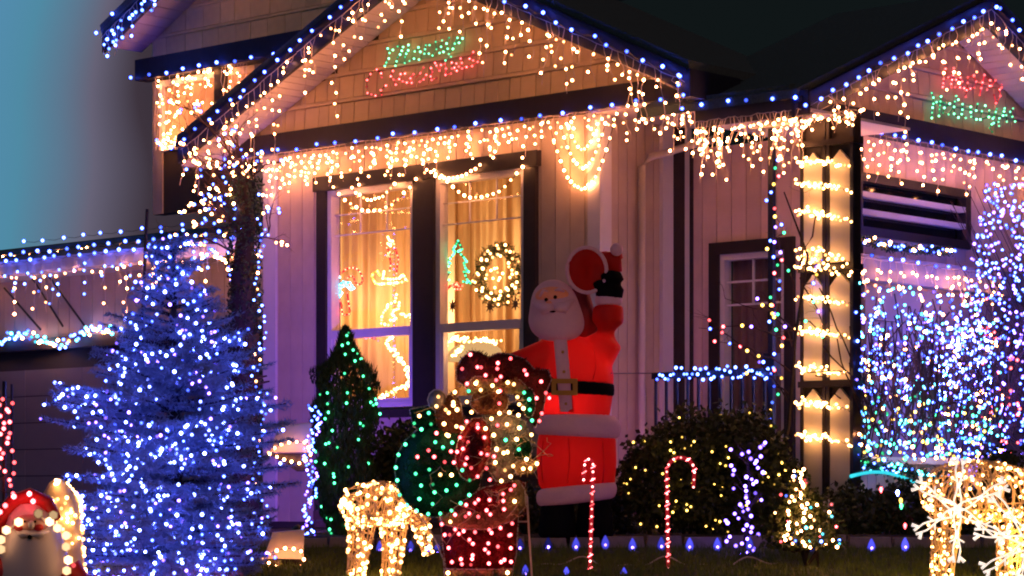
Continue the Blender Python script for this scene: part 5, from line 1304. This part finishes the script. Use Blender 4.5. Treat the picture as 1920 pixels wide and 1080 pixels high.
# ------------------------------------------------------------------ wire deer
def deer(name, label, d, body, legs, neck, head, nb, ant=None, col='hot', rad=.0135, dens_=1.0):
    (cx, cy, rx, ry, dy) = body
    base = G(cx, 1000, d); base.z = ground_z(d)
    root = thing(name, label, 'light-up deer', base, 'wire deer wrapped in warm lights')
    pts_b = []
    def cage(nm, line, radii, nloop, tw=10):
        b = MB(); k = len(line)
        def at(t):
            f_ = t * (k - 1); i = min(int(f_), k - 2); return line[i].lerp(line[i + 1], f_ - i), lerp(radii[i], radii[i + 1], f_ - i), (line[i + 1] - line[i]).normalized()
        def sp_(t, ang):
            c, r, dr = at(t); u = dr.cross(Vector((.2, 1, .1))).normalized(); w = dr.cross(u); return c + u * cos(ang) * r + w * sin(ang) * r
        for i in range(nloop):                     # hoops
            t = i / max(1, nloop - 1); b.tube([sp_(t, 2 * pi * j / 12) for j in range(13)], .0045, 4, cap=False)
        for j in range(6):
            b.tube([sp_(i / 14, j * pi / 3) for i in range(15)], .0045, 4, cap=False)
        for j in range(tw):                        # loose vine wraps
            a0 = U(0, 6.28); sp = U(2, 7) * rnd.choice((-1, 1)); t0 = U(0, .5); pl_ = [sp_(min(1, t0 + i / 30), a0 + sp * i / 16) + rv() * .008 for i in range(17)]
            b.tube(pl_, .0035, 4, cap=False)
        b.build(nm, M['vine'], root, smooth=True)
        return sp_
    fb = cage('body', [G(cx - rx, cy + dy, d), G(cx - rx * .6, cy, d), G(cx, cy - 4, d), G(cx + rx * .6, cy, d), G(cx + rx, cy + dy * .5, d)], [ry * .35 / F * d, ry * .95 / F * d, ry / F * d, ry * .9 / F * d, ry * .5 / F * d], 12, 34)
    B_ = []
    for i in range(int(nb * .5)): B_.append(fb(U(0, 1), U(0, 6.28)) + Vector((0, -.012, 0)))
    for (lx, ly0, fx, fy, dd) in legs:
        fl_ = cage('leg', [G(lx, ly0, d + dd), G(lerp(lx, fx, .5) + 2, lerp(ly0, fy, .5), d + dd), G(fx, fy, d + dd)], [.06, .038, .028], 8, 12)
        for i in range(int(nb * .10)): B_.append(fl_(U(0, 1), U(0, 6.28)) + Vector((0, -.012, 0)))
    fn = cage('neck', [G(*neck[0], d - .05), G(*neck[1], d - .08)], [.075, .05], 7, 10)
    fh = cage('head', [G(*head[0], d - .08), G(*head[1], d - .1)], [.055, .028], 6, 8)
    for i in range(int(nb * .08)): B_.append(fn(U(0, 1), U(0, 6.28))); B_.append(fh(U(0, 1), U(0, 6.28)))
    for e in (-1, 1):
        b = MB(); h = G(*head[0], d - .08); b.tube([h, h + Vector((e * .05, 0, .05)), h + Vector((e * .06, 0, .08))], [.012, .016, .004], 6); b.build('ear', M['vine'], root)
    if ant:
        for e in (-1, 1):
            b = MB(); h = G(*head[0], d - .08); b.tube([h, h + Vector((e * .05, 0, .1)), h + Vector((e * .12, 0, .2))], .006, 5); b.tube([h + Vector((e * .05, 0, .1)), h + Vector((e * .02, 0, .2))], .005, 5); b.build('antler', M['vine'], root)
    light_string('deer_lights', 'warm white lights wound over the ' + ('left' if cx < 960 else 'right') + ' wire deer', 'lights wound over the wire deer', [], B_, rad, col)
deer('wire_deer', 'grazing wire deer thick with warm lights left of the Santa sculpture', 15.1, (712, 948, 68, 42, 18), [(668, 960, 658, 1085, .08), (690, 965, 672, 1085, -.06), (730, 965, 724, 1085, .06), (748, 960, 740, 1085, -.08)], ((768, 945), (790, 985)), ((790, 985), (803, 1040)), 270)
deer('wire_deer', 'large wire deer thick with warm lights at the right edge behind the snowflakes', 14.6, (1835, 925, 105, 58, 12), [(1762, 950, 1752, 1090, .1), (1785, 955, 1776, 1090, -.1), (1880, 955, 1878, 1090, .1), (1905, 955, 1900, 1090, -.1)], ((1925, 905), (1965, 860)), ((1965, 860), (2000, 850)), 340, rad=.011)
# snowflake bursts
def burst(cx, cy, d, R, n, a0, label, arms_skip=()):
    c = G(cx, cy, d); rt = thing('snowflake_light', label, 'snowflake light', c, 'white starburst snowflakes')
    for i in range(n):
        a = a0 + 2 * pi * i / n; dr = Vector((cos(a), 0, sin(a))); u = Vector((-sin(a), 0, cos(a))); L = R * U(.88, 1.05); b = MB()
        for s in (-1, 1):
            pl_ = [c + dr * L * t + u * s * (.013 + .008 * sin(t * 9)) + Vector((0, -.02 * t, 0)) for t in [k / 8 for k in range(9)]]
            b.tube(pl_, .0055, 5)
            t_ = pl_[-1]; b.tube([t_, t_ + dr * .03 + u * s * .03], [.007, .012], 5); b.tube([t_, t_ + dr * .035 - u * s * .004], [.006, .009], 5)
            m_ = pl_[5]; b.tube([m_, m_ + dr * .02 + u * s * .035], .005, 5)
        b.build('arm', M['burst'], rt, smooth=True)
    MB().ball(c, .02, .02, .02, 10, 6).build('hub', M['burst'], rt, smooth=True)
    for i in range(n):
        a = a0 + 2 * pi * i / n; dr = Vector((cos(a), 0, sin(a)))
        for t in (.3, .5, .7): link('bulb', bulb_mesh('mini', 'hot', .009), c + dr * R * t + Vector((0, -.02, 0)), rt)
burst(1795, 955, 14.1, .27, 6, radians(28), 'white snowflake of forked arms in front of the right wire deer')
burst(1935, 1015, 14.0, .30, 9, radians(10), 'white snowflake of many straight arms at the lower right corner')
lamp('snowflake_lamp', G(1800, 990, 13.7), (1, .85, .7), 3, .05)
lamp('snowflake_lamp', G(1905, 1040, 14.35), (1, .55, .08), 14, .05)
# ------------------------------------------------------------------ blow-mould Santa and lit figure, lower left
BD = 13.2
def Q(x, y, dd=0): return G(x, y, BD + dd)
bp = BD / F
bsn = thing('blow_mould_santa', 'pale plastic Santa head outlined in warm lights at the lower left corner', 'light-up figure', Q(60, 1100))
def lring(x, y, rx, ry, dd=0, n=24): return [Q(x, y, dd) + Vector((cos(2 * pi * j / n) * rx * bp, sin(2 * pi * j / n) * ry, 0)) for j in range(n)]
b = MB(); b.loft([lring(62, 1180, 50, .12), lring(62, 1140, 66, .16), lring(62, 1090, 72, .18), lring(62, 1040, 66, .17), lring(60, 1000, 54, .15), lring(58, 965, 40, .11), lring(56, 946, 20, .06), lring(56, 942, 4, .01)]); fs_ = b.build('face_and_beard', M['blow'], bsn, smooth=True)
b = MB(); b.tube([Q(-12, 1010, -.0), Q(2, 970), Q(25, 943), Q(56, 932), Q(88, 945), Q(108, 975)], [12 * bp, 15 * bp, 17 * bp, 18 * bp, 16 * bp, 9 * bp], 12); b.build('hat', M['blowr'], bsn, smooth=True)
b = MB(); b.tube([Q(118, 1090, -.05), Q(140, 1062, -.05), Q(165, 1120, -.05)], [20 * bp, 15 * bp, 22 * bp], 10); b.build('sleeve', M['blowr'], bsn, smooth=True)
b = MB(); b.tube([Q(-8, 1050, -.1), Q(4, 1072, -.1), Q(2, 1120, -.1)], [10 * bp, 12 * bp, 14 * bp], 10); b.build('sleeve', M['blowr'], bsn, smooth=True)
for x0, x1 in ((54, 28), (58, 92)):
    MB().tube([Q(x0, 1003, -.165), Q((x0 + x1) / 2, 1004, -.165), Q(x1, 996, -.13)], [3 * bp, 6 * bp, 2 * bp], 8).build('moustache', M['blow'], bsn, smooth=True)
MB().ball(Q(56, 1007, -.168), 5 * bp, .012, 4 * bp).build('mouth', M['blackc'], bsn, smooth=True)
MB().ball(Q(57, 983, -.095), 34 * bp, .06, 19 * bp, 20, 12).build('face', mat('pink painted face', (.55, .25, .20), .45), bsn, smooth=True)
for x in (46, 66): MB().ball(Q(x, 978, -.155), 2.4 * bp, .008, 2.4 * bp).build('eye', M['blackc'], bsn, smooth=True)
for x in (36, 72): MB().ball(Q(x, 989, -.135), 10 * bp, .02, 7 * bp).build('cheek', M['blowr'], bsn, smooth=True)
MB().ball(Q(59, 984, -.15), 6 * bp, .03, 8 * bp).build('nose', M['blow'], bsn, smooth=True)
for x0, y0, x1, y1 in ((22, 992, 44, 976), (66, 972, 90, 984)): MB().tube([Q(x0, y0, -.13), Q((x0 + x1) / 2, min(y0, y1) - 3, -.145), Q(x1, y1, -.12)], [2 * bp, 3 * bp, 2 * bp], 8).build('eyebrow', M['blow'], bsn, smooth=True)
out = [(35, 979), (72, 963), (12, 994), (2, 1012), (100, 966), (108, 990), (124, 1004), (124, 1025), (128, 1050), (125, 1070), (2, 1030), (93, 978)]
light_string('santa_outline_lights', 'big warm bulbs round the face of the plastic Santa at the lower left', None, [], [(Q(x, y, -.17), 'soft') for x, y in out], .028, single=True)
light_string('santa_hat_lights', 'big red bulbs on the hat of the plastic Santa at the lower left', None, [], [(Q(x, y, -.12), 'red') for x, y in ((26, 931), (55, 926), (62, 940), (10, 948), (0, 960), (138, 1060))], .018, single=True)
gh = thing('dome_light_figure', 'tall dome-topped white figure packed with warm lights behind the plastic Santa', 'light-up figure', Q(115, 1100, .3))
def dr_(x, y, rx, ry, n=20): return [Q(x, y, .35) + Vector((cos(2 * pi * j / n) * rx * bp, sin(2 * pi * j / n) * ry, 0)) for j in range(n)]
b = MB(); b.loft([dr_(125, 1130, 34, .1), dr_(123, 1050, 36, .1), dr_(118, 980, 36, .1), dr_(114, 945, 38, .1), dr_(112, 925, 32, .09), dr_(110, 905, 18, .05), dr_(110, 896, 4, .01)]); b.build('body', mat('pale mesh cloth', (.62, .48, .32), .8, noise_s=14, noise_amt=.3, bump=.6), gh, smooth=True)
bl = []
for i in range(120):
    y = U(900, 1090); w = 36 * min(1, max(.15, (y - 890) / 45)); e = rnd.choice((-1, 1)) if rnd.random() < .5 else U(-1, 1); bl.append(Q(112 + (y - 900) * .07 + w * e, y, .35 - .1 * math.sqrt(max(0, 1 - e * e)) - .015))
light_string('dome_figure_lights', 'warm lights packed over the dome-topped white figure', None, [], bl, .0115, 'hot')
bl = [Q(5 + 14 * sin(i * 2.3) + (8 if i % 3 else 0), 745 + i * 7.2 + U(-4, 4), .5) for i in range(26)]
pst = thing('lamp_post', 'thin dark post with a red light string at the left edge', 'post', Q(8, 1100, .55))
MB().tube([Vector((Q(8, 0, .55).x, BD + .55, ground_z(13.7))), Q(8, 715, .55)], .012, 8).build('shaft', M['black'], pst)
MB().tube([Vector((Q(22, 0, .7).x, BD + .7, ground_z(13.8))), Q(22, 720, .7)], .008, 8).build('shaft', M['navy'], pst)
light_string('red_light_string', 'string of red bulbs hanging on the thin post at the left edge', None, [bl], bl, .014, 'red', True)

# small things among the bed on the right
bl = [(G(1652, 917, 17.4), 'red'), (G(1683, 923, 17.3), 'ice'), (G(1690, 948, 17.3), 'green'), (G(1689, 938, 17.3), 'amber'), (G(1697, 985, 17.3), 'red')]
light_string('loose_light_string', 'loose end of a cord with red, green and white bulbs in front of the hedge', None, [[G(1648, 905, 17.4)] + [p for p, c in bl[:3]] + [G(1692, 935, 17.3), G(1700, 958, 17.3), G(1716, 984, 17.3)]], bl, .014, single=True, shape='pear')
mk = thing('slatted_marker', 'small upright marker with three pale slats beside the small conifer', 'marker', G(1552, 1010, 16.6))
for k_ in range(3): MB().hexa([G(1543, 948 + k_ * 12, 16.6), G(1563, 950 + k_ * 12, 16.6), G(1563, 950 + k_ * 12, 16.63), G(1543, 948 + k_ * 12, 16.63), G(1544, 940 + k_ * 12, 16.6), G(1564, 942 + k_ * 12, 16.6), G(1564, 942 + k_ * 12, 16.63), G(1544, 940 + k_ * 12, 16.63)]).build('slat', M['soffit'], mk)
MB().tube([G(1554, 936, 16.64), Vector((G(1553, 0, 16.64).x, 16.64, ground_z(16.64)))], .006, 5).build('stake', M['metal'], mk)
# ------------------------------------------------------------------ floodlights in the bed, with their fixtures
def flood(x, y, d, target, col, e, label, ang=70):
    p = G(x, y, d); p.z = max(p.z, ground_z(d) + .08)
    rt = thing('flood_light', label, 'floodlight', p, 'garden floodlights aimed at the house')
    dr = (target - p).normalized(); b = MB(); b.tube([p - dr * .07, p - dr * .02, p + dr * .015], [.03, .05, .055], 10); b.build('housing', M['black'], rt)
    b = MB(); b.tube([p + dr * .016, p + dr * .02], .045, 10); b.build('lens', E['cool' if col[2] > .9 else 'hot'], rt)
    MB().tube([p - dr * .03, Vector((p.x, p.y, ground_z(d) - .03))], .008, 5).build('stake', M['black'], rt)
    ld = bpy.data.lights.new('flood_beam', 'SPOT'); ld.energy = e; ld.color = col; ld.spot_size = radians(ang); ld.spot_blend = .9; ld.shadow_soft_size = .04
    lo_ = bpy.data.objects.new('flood_beam', ld); C.objects.link(lo_); lo_.location = p + dr * .06; lo_.rotation_euler = (-dr).to_track_quat('Z', 'Y').to_euler()
flood(560, 1040, 18.6, A.P(3.9, 1.3, 0), (.26, .09, 1.0), 620, 'blue violet floodlight aimed up the left end of the front wall', 66)
flood(1190, 1020, 19.0, Rt.P(.6, 1.9, 0), (.80, .20, .70), 35, 'magenta floodlight behind the shrub aimed at the porch side wall', 90)
flood(1690, 1000, 18.9, Bf.P(1.6, 2.2, 0), (.60, .25, .95), 35, 'violet floodlight in the hedge aimed at the right wing', 110)
